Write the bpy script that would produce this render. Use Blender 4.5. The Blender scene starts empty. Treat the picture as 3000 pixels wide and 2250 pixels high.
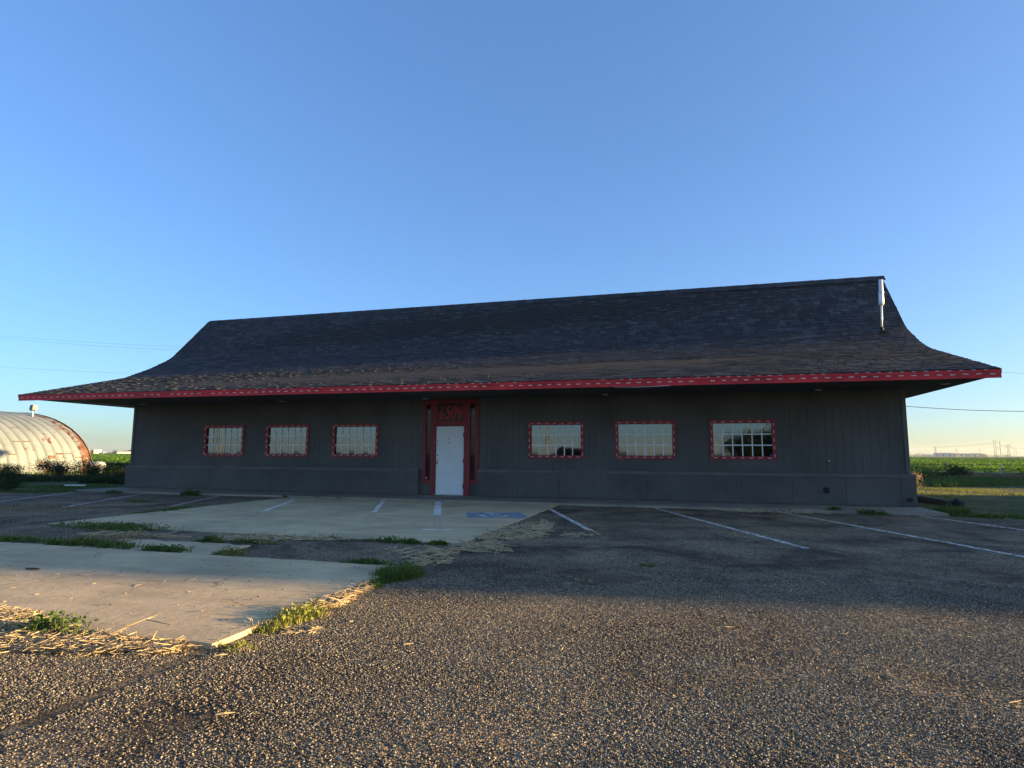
import bpy, math, random
import numpy as np
from mathutils import Matrix, Vector

random.seed(7)
rng = np.random.default_rng(11)
R_ = math.radians
scene = bpy.context.scene
COL = scene.collection

# ------------------------------------------------------------------ camera
CAM = Vector((18.895, -16.992, 1.244))
YAW, PITCH, ROLL, FPX = -0.280738, 0.116237, 0.004305, 1749.8
_f = Vector((math.sin(YAW) * math.cos(PITCH), math.cos(YAW) * math.cos(PITCH), math.sin(PITCH)))
_r = Vector((math.cos(YAW), -math.sin(YAW), 0))
_u = _r.cross(_f)
_r2 = _r * math.cos(ROLL) + _u * math.sin(ROLL)
_u2 = -_r * math.sin(ROLL) + _u * math.cos(ROLL)
cam_d = bpy.data.cameras.new("camera")
cam_d.sensor_width = 36.0
cam_d.lens = FPX / 3000 * 36.0
cam_d.clip_start = 0.05
cam_d.clip_end = 30000
cam = bpy.data.objects.new("camera", cam_d)
COL.objects.link(cam)
cam.matrix_world = Matrix(((_r2.x, _u2.x, -_f.x, CAM.x), (_r2.y, _u2.y, -_f.y, CAM.y),
                           (_r2.z, _u2.z, -_f.z, CAM.z), (0, 0, 0, 1)))
scene.camera = cam

# ------------------------------------------------------------------ sky, sun, exposure
SUN_EL, SUN_REL = R_(5.4), R_(7.8)          # low evening sun, just behind the plane of the facade
SUN = Vector((math.cos(SUN_EL) * math.cos(SUN_REL), math.cos(SUN_EL) * math.sin(SUN_REL), math.sin(SUN_EL)))
world = bpy.data.worlds.new("World")
scene.world = world
world.use_nodes = True
wn = world.node_tree
bg = wn.nodes["Background"]
sky = wn.nodes.new("ShaderNodeTexSky")
sky.sky_type = 'NISHITA'
sky.sun_disc = False
sky.sun_elevation = SUN_EL
sky.sun_rotation = math.pi / 2 - SUN_REL
sky.altitude = 0
sky.air_density = 0.7
sky.dust_density = 1.0
sky.ozone_density = 2.75
# one even tone curve over the whole sky, as the camera compressed it: colour * luminance^-0.3
bw = wn.nodes.new("ShaderNodeRGBToBW")
pw = wn.nodes.new("ShaderNodeMath"); pw.operation = 'POWER'; pw.inputs[1].default_value = -0.30
ml = wn.nodes.new("ShaderNodeMath"); ml.operation = 'MULTIPLY'; ml.inputs[1].default_value = 0.585
sc = wn.nodes.new("ShaderNodeVectorMath"); sc.operation = 'SCALE'
wn.links.new(sky.outputs[0], bw.inputs[0])
wn.links.new(bw.outputs[0], pw.inputs[0])
wn.links.new(pw.outputs[0], ml.inputs[0])
wn.links.new(sky.outputs[0], sc.inputs[0])
wn.links.new(ml.outputs[0], sc.inputs["Scale"])
hs = wn.nodes.new("ShaderNodeHueSaturation")
hs.inputs["Hue"].default_value = 0.503
hs.inputs["Saturation"].default_value = 1.0
hs.inputs["Value"].default_value = 1.03
wn.links.new(sc.outputs[0], hs.inputs["Color"])
wn.links.new(hs.outputs[0], bg.inputs[0])
bg.inputs[1].default_value = 0.1
sl = bpy.data.lights.new("sun", 'SUN')
sl.energy = 3.0
sl.angle = R_(0.8)
sl.color = (1.0, 0.68, 0.30)
sun = bpy.data.objects.new("sun", sl)
COL.objects.link(sun)
sun.rotation_euler = SUN.to_track_quat('Z', 'Y').to_euler()
sun.location = (60, 0, 30)
vs = scene.view_settings
vs.view_transform = 'Standard'
vs.look = 'None'
vs.exposure = 2.95
vs.gamma = 1.0
vs.use_curve_mapping = False

# ------------------------------------------------------------------ helpers
class Nodes:
    def __init__(s, name):
        s.m = bpy.data.materials.new(name)
        s.m.use_nodes = True
        s.t = s.m.node_tree
        s.b = s.t.nodes["Principled BSDF"]
        s.out = s.t.nodes["Material Output"]
    def n(s, typ, **kw):
        x = s.t.nodes.new(typ)
        for k, v in kw.items():
            if k.startswith("i_"):
                x.inputs[int(k[2:])].default_value = v
            else:
                setattr(x, k, v)
        return x
    def l(s, a, b):
        s.t.links.new(a, b)
    def pos(s):
        return s.n("ShaderNodeNewGeometry").outputs["Position"]
    def noise(s, scale, detail=4, vec=None, rough=0.55, dist=0.0):
        x = s.n("ShaderNodeTexNoise")
        x.inputs["Scale"].default_value = scale
        x.inputs["Detail"].default_value = detail
        x.inputs["Roughness"].default_value = rough
        x.inputs["Distortion"].default_value = dist
        s.l(vec if vec is not None else s.pos(), x.inputs["Vector"])
        return x.outputs["Fac"]
    def ramp(s, fac, stops):
        x = s.n("ShaderNodeValToRGB")
        e = x.color_ramp.elements
        while len(e) < len(stops):
            e.new(0.5)
        for el, (p, c) in zip(e, stops):
            el.position = p
            el.color = (*c, 1) if len(c) == 3 else c
        s.l(fac, x.inputs[0])
        return x.outputs[0]
    def mix(s, fac, a, b, mode='MIX'):
        x = s.n("ShaderNodeMix", data_type='RGBA', blend_type=mode)
        for v, i in ((fac, 0), (a, 6), (b, 7)):
            if hasattr(v, "is_linked") or isinstance(v, bpy.types.NodeSocket):
                s.l(v, x.inputs[i])
            elif i == 0:
                x.inputs[i].default_value = v
            else:
                x.inputs[i].default_value = (*v, 1)
        return x.outputs[2]
    def math(s, op, a, b=0.0):
        x = s.n("ShaderNodeMath", operation=op)
        for i, v in enumerate((a, b)):
            if isinstance(v, bpy.types.NodeSocket):
                s.l(v, x.inputs[i])
            else:
                x.inputs[i].default_value = v
        return x.outputs[0]
    def bump(s, h, strength=0.5, dist=0.01):
        x = s.n("ShaderNodeBump")
        x.inputs["Strength"].default_value = strength
        x.inputs["Distance"].default_value = dist
        s.l(h, x.inputs["Height"])
        s.l(x.outputs[0], s.b.inputs["Normal"])
    def vecscale(s, v, sc):
        x = s.n("ShaderNodeMapping")
        x.inputs["Scale"].default_value = sc
        s.l(v, x.inputs["Vector"])
        return x.outputs[0]

def g3(c, k=1.0):
    return tuple(v * k for v in c)

def paint(name, c, var=0.25, scale=3.0, rough=0.6, bump=0.15, metal=0.0, spec=0.4, fine=60):
    k = Nodes(name)
    n1 = k.noise(scale, 5)
    col = k.ramp(n1, [(0.25, g3(c, 1 - var)), (0.75, g3(c, 1 + var))])
    k.l(col, k.b.inputs["Base Color"])
    k.b.inputs["Roughness"].default_value = rough
    k.b.inputs["Metallic"].default_value = metal
    k.b.inputs["Specular IOR Level"].default_value = spec
    if bump:
        k.bump(k.noise(fine, 3), bump, 0.004)
    return k.m

def leafmat(name, c1, c2, trans=0.35, rough=0.6):
    k = Nodes(name)
    col = k.ramp(k.noise(9.0, 3), [(0.3, c1), (0.7, c2)])
    k.l(col, k.b.inputs["Base Color"])
    k.b.inputs["Roughness"].default_value = rough
    k.b.inputs["Specular IOR Level"].default_value = 0.12
    tr = k.n("ShaderNodeBsdfTranslucent")
    k.l(col, tr.inputs[0])
    mx = k.n("ShaderNodeMixShader")
    mx.inputs[0].default_value = trans
    k.l(k.b.outputs[0], mx.inputs[1])
    k.l(tr.outputs[0], mx.inputs[2])
    k.l(mx.outputs[0], k.out.inputs[0])
    return k.m

class MB:
    """collects polygons; build() links them as ONE mesh object"""
    def __init__(s):
        s.v = []; s.f = []; s.rnd = []
    def quadpts(s, *pts, r=None):
        i = len(s.v)
        s.v.extend([tuple(p) for p in pts])
        s.f.append(tuple(range(i, i + len(pts))))
        if r is not None: s.rnd.append(r)
        return s
    def box(s, x0, x1, y0, y1, z0, z1):
        i = len(s.v)
        s.v += [(x0, y0, z0), (x1, y0, z0), (x1, y1, z0), (x0, y1, z0), (x0, y0, z1), (x1, y0, z1), (x1, y1, z1), (x0, y1, z1)]
        s.f += [tuple(i + j for j in q) for q in ((3, 2, 1, 0), (4, 5, 6, 7), (0, 1, 5, 4), (1, 2, 6, 5), (2, 3, 7, 6), (3, 0, 4, 7))]
        return s
    def prism(s, pts, a, b):
        """pts: list of 3d points, extruded from offset a to offset b (vectors)"""
        n = len(pts); i = len(s.v); a = Vector(a); b = Vector(b)
        s.v += [tuple(Vector(p) + a) for p in pts] + [tuple(Vector(p) + b) for p in pts]
        s.f.append(tuple(i + j for j in reversed(range(n))))
        s.f.append(tuple(i + n + j for j in range(n)))
        for j in range(n):
            k = (j + 1) % n
            s.f.append((i + j, i + k, i + n + k, i + n + j))
        return s
    def tube(s, pts, rad, seg=6, cap=True):
        pts = [Vector(p) for p in pts]; n = len(pts)
        rads = rad if isinstance(rad, (list, tuple)) else [rad] * n
        i0 = len(s.v)
        for k, p in enumerate(pts):
            d = (pts[min(k + 1, n - 1)] - pts[max(k - 1, 0)]).normalized()
            a = d.orthogonal().normalized() if abs(d.z) > 0.9 else d.cross(Vector((0, 0, 1))).normalized()
            b = d.cross(a).normalized()
            for j in range(seg):
                t = 2 * math.pi * j / seg
                s.v.append(tuple(p + (a * math.cos(t) + b * math.sin(t)) * rads[k]))
        for k in range(n - 1):
            for j in range(seg):
                j2 = (j + 1) % seg
                s.f.append((i0 + k * seg + j, i0 + k * seg + j2, i0 + (k + 1) * seg + j2, i0 + (k + 1) * seg + j))
        if cap:
            s.f.append(tuple(i0 + j for j in reversed(range(seg))))
            s.f.append(tuple(i0 + (n - 1) * seg + j for j in range(seg)))
        return s
    def mesh(s, name, mat, smooth=False):
        me = bpy.data.meshes.new(name)
        me.from_pydata(s.v, [], s.f)
        if s.rnd and len(s.rnd) == len(s.f):
            at = me.attributes.new("rnd", 'FLOAT', 'FACE')
            at.data.foreach_set("value", s.rnd)
        if smooth:
            me.polygons.foreach_set("use_smooth", [True] * len(me.polygons))
        me.materials.append(mat)
        me.update()
        return me
    def build(s, name, mat, parent=None, smooth=False, bevel=0.0):
        o = bpy.data.objects.new(name, s.mesh(name, mat, smooth))
        COL.objects.link(o)
        if parent is not None: o.parent = parent
        if bevel:
            b = o.modifiers.new("bevel", 'BEVEL'); b.width = bevel; b.segments = 2; b.limit_method = 'ANGLE'
        return o

def np_mesh(name, verts, faces, mat, parent=None):
    """fast mesh from arrays: verts (n,3), faces (m,3|4)"""
    me = bpy.data.meshes.new(name)
    verts = np.asarray(verts, np.float32); faces = np.asarray(faces, np.int32)
    k = faces.shape[1]
    me.vertices.add(len(verts)); me.vertices.foreach_set("co", verts.ravel())
    me.loops.add(faces.size); me.loops.foreach_set("vertex_index", faces.ravel())
    me.polygons.add(len(faces))
    me.polygons.foreach_set("loop_start", np.arange(0, faces.size, k, dtype=np.int32))
    me.materials.append(mat)
    me.update(calc_edges=True)
    me.validate()
    o = bpy.data.objects.new(name, me)
    COL.objects.link(o)
    if parent is not None: o.parent = parent
    return o

def obj_from(me, name, parent=None, loc=(0, 0, 0), rot=(0, 0, 0), scale=(1, 1, 1)):
    o = bpy.data.objects.new(name, me)
    COL.objects.link(o)
    o.location = loc; o.rotation_euler = rot; o.scale = scale
    if parent is not None: o.parent = parent
    return o

def empty(name, loc=(0, 0, 0)):
    o = bpy.data.objects.new(name, None)
    COL.objects.link(o)
    o.location = loc
    o.empty_display_size = 0.1
    return o

def tag(o, label=None, cat=None, group=None, kind=None):
    if label: o["label"] = label
    if cat: o["category"] = cat
    if group: o["group"] = group
    if kind: o["kind"] = kind
    return o

# ------------------------------------------------------------------ materials
def gravel_mat(name="chip_seal", cell=78, shade=1.0, rough=0.011):
    k = Nodes(name)
    P = k.pos()
    v = k.n("ShaderNodeTexVoronoi"); v.inputs["Scale"].default_value = cell; v.inputs["Randomness"].default_value = 1.0
    k.l(P, v.inputs["Vector"])
    sep = k.n("ShaderNodeSeparateColor"); k.l(v.outputs["Color"], sep.inputs[0])
    stone = k.ramp(sep.outputs[0], [(0.0, (0.075, 0.060, 0.042)), (0.35, (0.18, 0.142, 0.092)), (0.62, (0.31, 0.242, 0.155)), (0.85, (0.44, 0.345, 0.215)), (1.0, (0.58, 0.49, 0.35))])
    gap = k.ramp(v.outputs["Distance"], [(0.25, (1, 1, 1)), (0.75, (0.36, 0.35, 0.34))])
    c = k.mix(1.0, stone, gap, 'MULTIPLY')
    big = k.noise(0.75, 6, dist=0.7)
    mid = k.noise(2.6, 5)
    tar = k.ramp(big, [(0.36, (0.40, 0.39, 0.38)), (0.5, (0.95, 0.95, 0.95)), (0.64, (1.45, 1.42, 1.34))])
    c = k.mix(1.0, c, tar, 'MULTIPLY')
    c = k.mix(1.0, c, (shade, shade * .97, shade * .93), 'MULTIPLY')
    dustf = k.ramp(mid, [(0.52, (0, 0, 0)), (0.74, (0.75, 0.75, 0.75))])
    c = k.mix(dustf, c, (0.27, 0.22, 0.155))
    wob = k.n("ShaderNodeTexNoise"); wob.inputs["Scale"].default_value = 3.0; wob.inputs["Detail"].default_value = 6
    k.l(P, wob.inputs["Vector"])
    add = k.n("ShaderNodeVectorMath", operation='MULTIPLY_ADD'); k.l(wob.outputs["Color"], add.inputs[0]); add.inputs[1].default_value = (.55, .55, 0); k.l(P, add.inputs[2])
    ve = k.n("ShaderNodeTexVoronoi", feature='DISTANCE_TO_EDGE'); ve.inputs["Scale"].default_value = 2.1
    k.l(add.outputs[0], ve.inputs["Vector"])
    line = k.ramp(ve.outputs["Distance"], [(0.0, (1, 1, 1)), (0.030, (0, 0, 0))])
    crack = k.math('MULTIPLY', line, k.ramp(k.noise(0.8, 3), [(0.46, (0, 0, 0)), (0.58, (1, 1, 1))]))
    c = k.mix(k.math('MULTIPLY', crack, 0.75), c, (0.025, 0.023, 0.022))
    k.l(c, k.b.inputs["Base Color"])
    k.b.inputs["Roughness"].default_value = 0.9
    k.b.inputs["Specular IOR Level"].default_value = 0.25
    h = k.math('SUBTRACT', k.math('SUBTRACT', 1.0, v.outputs["Distance"]), k.math('MULTIPLY', crack, 1.2))
    h2 = k.math('MULTIPLY', k.noise(30, 3), 0.9)
    h3 = k.math('MULTIPLY', sep.outputs[1], 0.8)
    h = k.math('ADD', k.math('ADD', h, h2), h3)
    k.bump(h, 1.0, rough)
    return k.m

def concrete_mat(name, base=(0.64, 0.485, 0.275), dark=(0.45, 0.345, 0.20), stain=0.5):
    k = Nodes(name)
    n = k.noise(0.9, 7, dist=0.6)
    c = k.ramp(n, [(0.3, dark), (0.62, base)])
    P = k.pos()
    streak = k.noise(1.0, 5, k.vecscale(P, (1.1, 4.5, 1)))
    s2 = k.ramp(streak, [(0.35, (0.72, 0.71, 0.70)), (0.6, (1.05, 1.05, 1.05))])
    c = k.mix(stain, c, s2, 'MULTIPLY')
    sp = k.noise(150, 3)
    c = k.mix(0.35, c, k.ramp(sp, [(0.35, (0.6, 0.6, 0.6)), (0.65, (1.25, 1.25, 1.25))]), 'MULTIPLY')
    wob = k.n("ShaderNodeTexNoise"); wob.inputs["Scale"].default_value = 1.6; wob.inputs["Detail"].default_value = 7
    k.l(P, wob.inputs["Vector"])
    add = k.n("ShaderNodeVectorMath", operation='MULTIPLY_ADD'); k.l(wob.outputs["Color"], add.inputs[0]); add.inputs[1].default_value = (.7, .7, 0); k.l(P, add.inputs[2])
    ve = k.n("ShaderNodeTexVoronoi", feature='DISTANCE_TO_EDGE'); ve.inputs["Scale"].default_value = 0.5
    k.l(add.outputs[0], ve.inputs["Vector"])
    crack = k.math('MULTIPLY', k.ramp(ve.outputs["Distance"], [(0.0, (1, 1, 1)), (0.006, (0, 0, 0))]), k.ramp(k.noise(0.7, 3), [(0.45, (0, 0, 0)), (0.6, (1, 1, 1))]))
    c = k.mix(k.math('MULTIPLY', crack, 0.6), c, (0.06, 0.05, 0.04))
    oil = k.ramp(k.noise(1.7, 3), [(0.66, (0, 0, 0)), (0.78, (0.5, 0.5, 0.5))])
    c = k.mix(oil, c, (0.12, 0.10, 0.08))
    k.l(c, k.b.inputs["Base Color"])
    k.b.inputs["Roughness"].default_value = 0.88
    k.b.inputs["Specular IOR Level"].default_value = 0.25
    h = k.math('ADD', k.math('MULTIPLY', k.noise(180, 3), 0.25), k.noise(14, 5))
    k.bump(h, 0.55, 0.006)
    return k.m

def dirt_mat():
    k = Nodes("dirt_and_grass")
    n = k.noise(0.45, 8, dist=0.8, rough=0.65)
    soil = k.ramp(k.noise(7, 5), [(0.3, (0.10, 0.085, 0.065)), (0.7, (0.20, 0.165, 0.12))])
    green = k.ramp(k.noise(11, 4), [(0.3, (0.035, 0.055, 0.016)), (0.7, (0.085, 0.115, 0.04))])
    c = k.mix(k.ramp(n, [(0.4, (0, 0, 0)), (0.55, (1, 1, 1))]), soil, green)
    k.l(c, k.b.inputs["Base Color"])
    k.b.inputs["Roughness"].default_value = 0.95
    k.b.inputs["Specular IOR Level"].default_value = 0.1
    k.bump(k.noise(18, 5), 0.9, 0.05)
    return k.m

def worn_paint(name, c, lo=0.42, hi=0.52, scale=9, keep=1.0):
    """road paint flaked away in patches so that the surface below shows"""
    k = Nodes(name)
    k.b.inputs["Base Color"].default_value = (*c, 1)
    k.b.inputs["Roughness"].default_value = 0.85
    a = k.ramp(k.noise(scale, 8, rough=0.7), [(lo, (0, 0, 0)), (hi, (keep, keep, keep))])
    tr = k.n("ShaderNodeBsdfTransparent")
    mx = k.n("ShaderNodeMixShader")
    k.l(a, mx.inputs[0]); k.l(tr.outputs[0], mx.inputs[1]); k.l(k.b.outputs[0], mx.inputs[2])
    k.l(mx.outputs[0], k.out.inputs[0])
    return k.m

def shingle_mat(name, src):
    k = Nodes(name)
    if src == 'object':
        r = k.n("ShaderNodeObjectInfo").outputs["Random"]
    else:
        a = k.n("ShaderNodeAttribute"); a.attribute_name = "rnd"
        r = a.outputs["Fac"]
    c = k.ramp(r, [(0.0, (0.022, 0.025, 0.029)), (0.5, (0.033, 0.037, 0.043)), (0.85, (0.046, 0.051, 0.058)), (1.0, (0.068, 0.074, 0.081))])
    gr = k.noise(220, 2)
    c = k.mix(0.6, c, k.ramp(gr, [(0.35, (0.6, 0.6, 0.6)), (0.65, (1.4, 1.4, 1.4))]), 'MULTIPLY')
    c = k.mix(0.5, c, k.ramp(k.noise(0.7, 4), [(0.3, (0.75, 0.75, 0.75)), (0.7, (1.25, 1.25, 1.25))]), 'MULTIPLY')
    k.l(c, k.b.inputs["Base Color"])
    k.b.inputs["Roughness"].default_value = 0.8
    k.b.inputs["Specular IOR Level"].default_value = 0.3
    k.bump(k.noise(160, 3), 0.6, 0.004)
    return k.m

def siding_mat():
    k = Nodes("charcoal_siding_paint")
    P = k.pos()
    grain = k.noise(1.0, 6, k.vecscale(P, (60, 60, 2.0)))
    fade = k.noise(0.8, 4)
    c = k.ramp(fade, [(0.3, (0.084, 0.078, 0.072)), (0.7, (0.128, 0.118, 0.108))])
    c = k.mix(0.35, c, k.ramp(grain, [(0.35, (0.7, 0.7, 0.7)), (0.65, (1.3, 1.3, 1.3))]), 'MULTIPLY')
    k.l(c, k.b.inputs["Base Color"])
    k.b.inputs["Roughness"].default_value = 0.62
    k.b.inputs["Specular IOR Level"].default_value = 0.3
    k.bump(grain, 0.35, 0.003)
    return k.m

def hut_mat(name, rust):
    k = Nodes(name)
    P = k.pos()
    n = k.noise(1.1, 6, k.vecscale(P, (1, 1.4, 0.9)))
    n2 = k.noise(3.4, 6, k.vecscale(P, (1, 2.0, 0.5)))
    pale = k.ramp(k.noise(0.6, 4), [(0.3, (0.155, 0.185, 0.195)), (0.7, (0.215, 0.25, 0.265))])
    rustc = k.ramp(k.noise(5, 5), [(0.3, (0.075, 0.028, 0.016)), (0.7, (0.19, 0.085, 0.042))])
    f = k.ramp(k.math('ADD', k.math('MULTIPLY', n, 0.55), k.math('MULTIPLY', n2, 0.45)), [(rust, (0, 0, 0)), (rust + 0.035, (1, 1, 1))])
    c = k.mix(f, pale, rustc)
    k.l(c, k.b.inputs["Base Color"])
    k.b.inputs["Roughness"].default_value = 0.6
    k.b.inputs["Metallic"].default_value = 0.0
    k.bump(n2, 0.2, 0.01)
    return k.m

M = {}
M['gravel'] = gravel_mat()
M['concrete'] = concrete_mat("weathered_concrete")
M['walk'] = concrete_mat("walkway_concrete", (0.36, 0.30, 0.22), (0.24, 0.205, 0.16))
M['dirt'] = dirt_mat()
M['white_line'] = worn_paint("white_road_paint", (0.76, 0.70, 0.60), 0.38, 0.54, 14, 0.9)
M['slab_line'] = worn_paint("white_slab_paint", (0.82, 0.77, 0.68), 0.34, 0.47, 12, 0.95)
M['faint_line'] = worn_paint("faded_road_paint", (0.56, 0.50, 0.42), 0.46, 0.66, 11, 0.5)
M['blue_paint'] = worn_paint("blue_road_paint", (0.22, 0.30, 0.38), 0.32, 0.55, 5, 0.85)
M['symbol_paint'] = worn_paint("symbol_paint", (0.75, 0.72, 0.66), 0.44, 0.49, 6, 0.95)
M['siding'] = siding_mat()
M['trim_dark'] = paint("charcoal_trim_paint", (0.135, 0.123, 0.108), 0.25, 1.5, 0.6, 0.2)
def red_mat(name, c):
    k = Nodes(name)
    P = k.pos()
    col = k.ramp(k.noise(1.3, 6), [(0.3, g3(c, .72)), (0.7, g3(c, 1.2))])
    dirt = k.ramp(k.noise(1.0, 6, k.vecscale(P, (2.2, 2.2, 9))), [(0.5, (1, 1, 1)), (0.72, (.62, .58, .56))])
    col = k.mix(1.0, col, dirt, 'MULTIPLY')
    chip = k.ramp(k.noise(11, 6, rough=.7), [(0.69, (0, 0, 0)), (0.71, (1, 1, 1))])
    col = k.mix(chip, col, (.30, .24, .20))
    k.l(col, k.b.inputs["Base Color"])
    k.b.inputs["Roughness"].default_value = .55
    k.b.inputs["Specular IOR Level"].default_value = .3
    k.bump(k.noise(50, 4), .25, .004)
    return k.m
M['red'] = red_mat("red_trim_paint", (0.72, 0.034, 0.040))
M['darkred'] = paint("dark_red_frame_paint", (0.26, 0.022, 0.026), 0.2, 3, 0.5, 0.15)
M['frame_red'] = paint("window_frame_paint", (0.34, 0.024, 0.030), 0.2, 3, 0.5, 0.15)
M['muntin'] = paint("muntin_white", (0.90, 0.90, 0.88), 0.05, 3, 0.5, 0.0)
M['white'] = paint("white_paint", (0.83, 0.82, 0.80), 0.06, 2.0, 0.5, 0.08)
M['clip'] = paint("white_plastic", (0.72, 0.70, 0.66), 0.1, 4, 0.5, 0.0)
M['black'] = paint("black_hole", (0.012, 0.012, 0.013), 0.3, 5, 0.7, 0.0)
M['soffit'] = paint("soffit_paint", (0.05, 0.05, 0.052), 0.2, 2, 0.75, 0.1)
M['soffit_side'] = paint("bounce_lit_soffit", (0.34, 0.29, 0.22), 0.2, 2, 0.8, 0.1)  # lightened colour stands in for light bounced up from the ground
M['deck'] = paint("roof_felt", (0.014, 0.014, 0.015), 0.2, 3, 0.9, 0.2)
M['shingle'] = shingle_mat("shingles", 'attr')
M['shingle_o'] = shingle_mat("single_shingles", 'object')
M['metal'] = paint("bare_metal", (0.75, 0.74, 0.72), 0.1, 6, 0.28, 0.0, 1.0)
M['pale_metal'] = paint("pale_weathered_metal", (0.80, 0.79, 0.76), 0.06, 5, 0.35, 0.0, 0.25)
M['steel'] = paint("galvanised_steel", (0.45, 0.46, 0.47), 0.15, 8, 0.45, 0.1, 0.8)
M['wood_pole'] = paint("weathered_wood", (0.20, 0.15, 0.10), 0.3, 6, 0.85, 0.4)
M['timber'] = paint("landscape_timber", (0.17, 0.13, 0.09), 0.3, 5, 0.9, 0.5)
M['rubber'] = paint("dark_rubber", (0.02, 0.02, 0.022), 0.2, 4, 0.8, 0.1)
M['hut'] = hut_mat("pale_corrugated_steel", 0.575)
M['hut_end'] = hut_mat("rusty_corrugated_steel", 0.475)
M['rust'] = paint("rusty_steel", (0.11, 0.05, 0.028), 0.4, 4, 0.85, 0.4)
M['wire'] = paint("cable", (0.03, 0.03, 0.035), 0.1, 2, 0.6, 0.0)
M['grass'] = leafmat("green_grass", (0.07, 0.13, 0.022), (0.15, 0.21, 0.045))
M['grass2'] = leafmat("yellow_green_grass", (0.14, 0.18, 0.035), (0.28, 0.28, 0.08))
M['weed'] = leafmat("weed_leaves", (0.06, 0.11, 0.022), (0.13, 0.19, 0.045))
M['bush'] = leafmat("bush_leaves", (0.022, 0.045, 0.014), (0.055, 0.085, 0.026))
M['crop'] = leafmat("crop_leaves", (0.060, 0.14, 0.015), (0.12, 0.23, 0.028), 0.35)
M['crop_ground'] = leafmat("crop_canopy", (0.05, 0.115, 0.014), (0.09, 0.17, 0.022), 0.1)
M['straw'] = leafmat("dry_straw", (0.40, 0.30, 0.16), (0.66, 0.54, 0.34), 0.2)
M['dry'] = leafmat("dry_seed_heads", (0.22, 0.16, 0.085), (0.38, 0.28, 0.16), 0.3)
M['stem'] = paint("plant_stem", (0.12, 0.10, 0.05), 0.3, 8, 0.9, 0.1)

def glass_mat():
    k = Nodes("mirror_film_glass")
    k.b.inputs["Base Color"].default_value = (0.145, 0.168, 0.195, 1)
    k.b.inputs["Metallic"].default_value = 1.0
    k.b.inputs["Roughness"].default_value = 0.03
    k.bump(k.noise(1.6, 2), 0.02, 0.02)
    return k.m
M['glass'] = glass_mat()
def dark_glass():
    k = Nodes("dark_glass")
    k.b.inputs["Base Color"].default_value = (0.012, 0.013, 0.015, 1)
    k.b.inputs["Roughness"].default_value = 0.04
    k.b.inputs["Specular IOR Level"].default_value = 0.32
    return k.m
M['dark_glass'] = dark_glass()

# ================================================================== SETTING
LOT_Z = -0.06
GR_Z = -0.10

# ground to the horizon
m = MB()
m.quadpts((-2400, -2400, GR_Z), (2400, -2400, GR_Z), (2400, 2400, GR_Z), (-2400, 2400, GR_Z))
ground = tag(m.build("ground", M['dirt']), kind='structure')

# parking lot sheet
m = MB()
edge = [(-16, -26), (52, -26), (52, -2.2), (40, -1.9), (33, -2.3), (28, -1.7), (26.2, -1.9), (24.6, -1.75), (-0.3, -1.68), (-0.9, -2.5), (-3, -3.4), (-8, -4.6), (-16, -5.4)]
m.quadpts(*[(x, y, LOT_Z) for x, y in edge])
lot = tag(m.build("parking_lot", M['gravel']), kind='structure')

def irregular(x0, x1, y0, y1, z, amp=0.03, step=0.25, seed=1, chip=None):
    r = random.Random(seed)
    pts = []
    def run(a, b):
        L = (Vector(b) - Vector(a)).length; n = max(2, int(L / step))
        nrm = Vector((-(b[1] - a[1]), b[0] - a[0])).normalized()
        for i in range(n):
            p = Vector(a) + (Vector(b) - Vector(a)) * (i / n)
            p2 = p + nrm * (r.uniform(-1, 1) * amp if i else 0)
            pts.append((p2.x, p2.y, z))
    c = [(x0, y0), (x1, y0), (x1, y1), (x0, y1)]
    for i in range(4):
        run(c[i], c[(i + 1) % 4])
    return pts

def slab(name, x0, x1, y0, y1, top, thick, mat, amp=0.02, seed=1, step=0.25, joints=None):
    pts = irregular(x0, x1, y0, y1, 0, amp, step, seed)
    m = MB().prism(pts, (0, 0, top - thick), (0, 0, top))
    return tag(m.build(name, mat, bevel=0.008), kind='structure')

slab_near = slab("concrete_slab", 12.612, 15.83, -13.55, -10.66, -0.025, 0.12, M['concrete'], 0.02, 3)
slab("concrete_slab", 3.0, 12.592, -13.55, -10.66, -0.028, 0.12, M['concrete'], 0.008, 4)
slab_far = slab("concrete_slab", 7.75, 15.75, -8.70, -1.73, -0.045, 0.12, M['concrete'], 0.015, 5)
slab_strip = slab("concrete_slab", 10.75, 13.0, -10.655, -9.75, -0.048, 0.1, M['concrete'], 0.06, 8, 0.2)
walk = slab("walkway", -0.5, 24.35, -1.72, 0.3, -0.004, 0.16, M['walk'], 0.01, 6)

def stripe(parent, name, a, b, w, z, mat, seed=0):
    r = random.Random(seed)
    a = Vector((*a, 0)); b = Vector((*b, 0)); d = (b - a); L = d.length; d.normalize(); n = Vector((-d.y, d.x, 0))
    k = max(2, int(L / 0.12)); m = MB()
    lft, rgt = [], []
    for i in range(k + 1):
        c = a + d * (L * i / k); ww = w / 2
        lft.append(c + n * (ww + r.uniform(-.014, .014))); rgt.append(c - n * (ww + r.uniform(-.014, .014)))
    for i in range(k):
        m.quadpts(*[(p.x, p.y, z) for p in (lft[i], rgt[i], rgt[i + 1], lft[i + 1])])
    return m.build(name, mat, parent)

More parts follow.
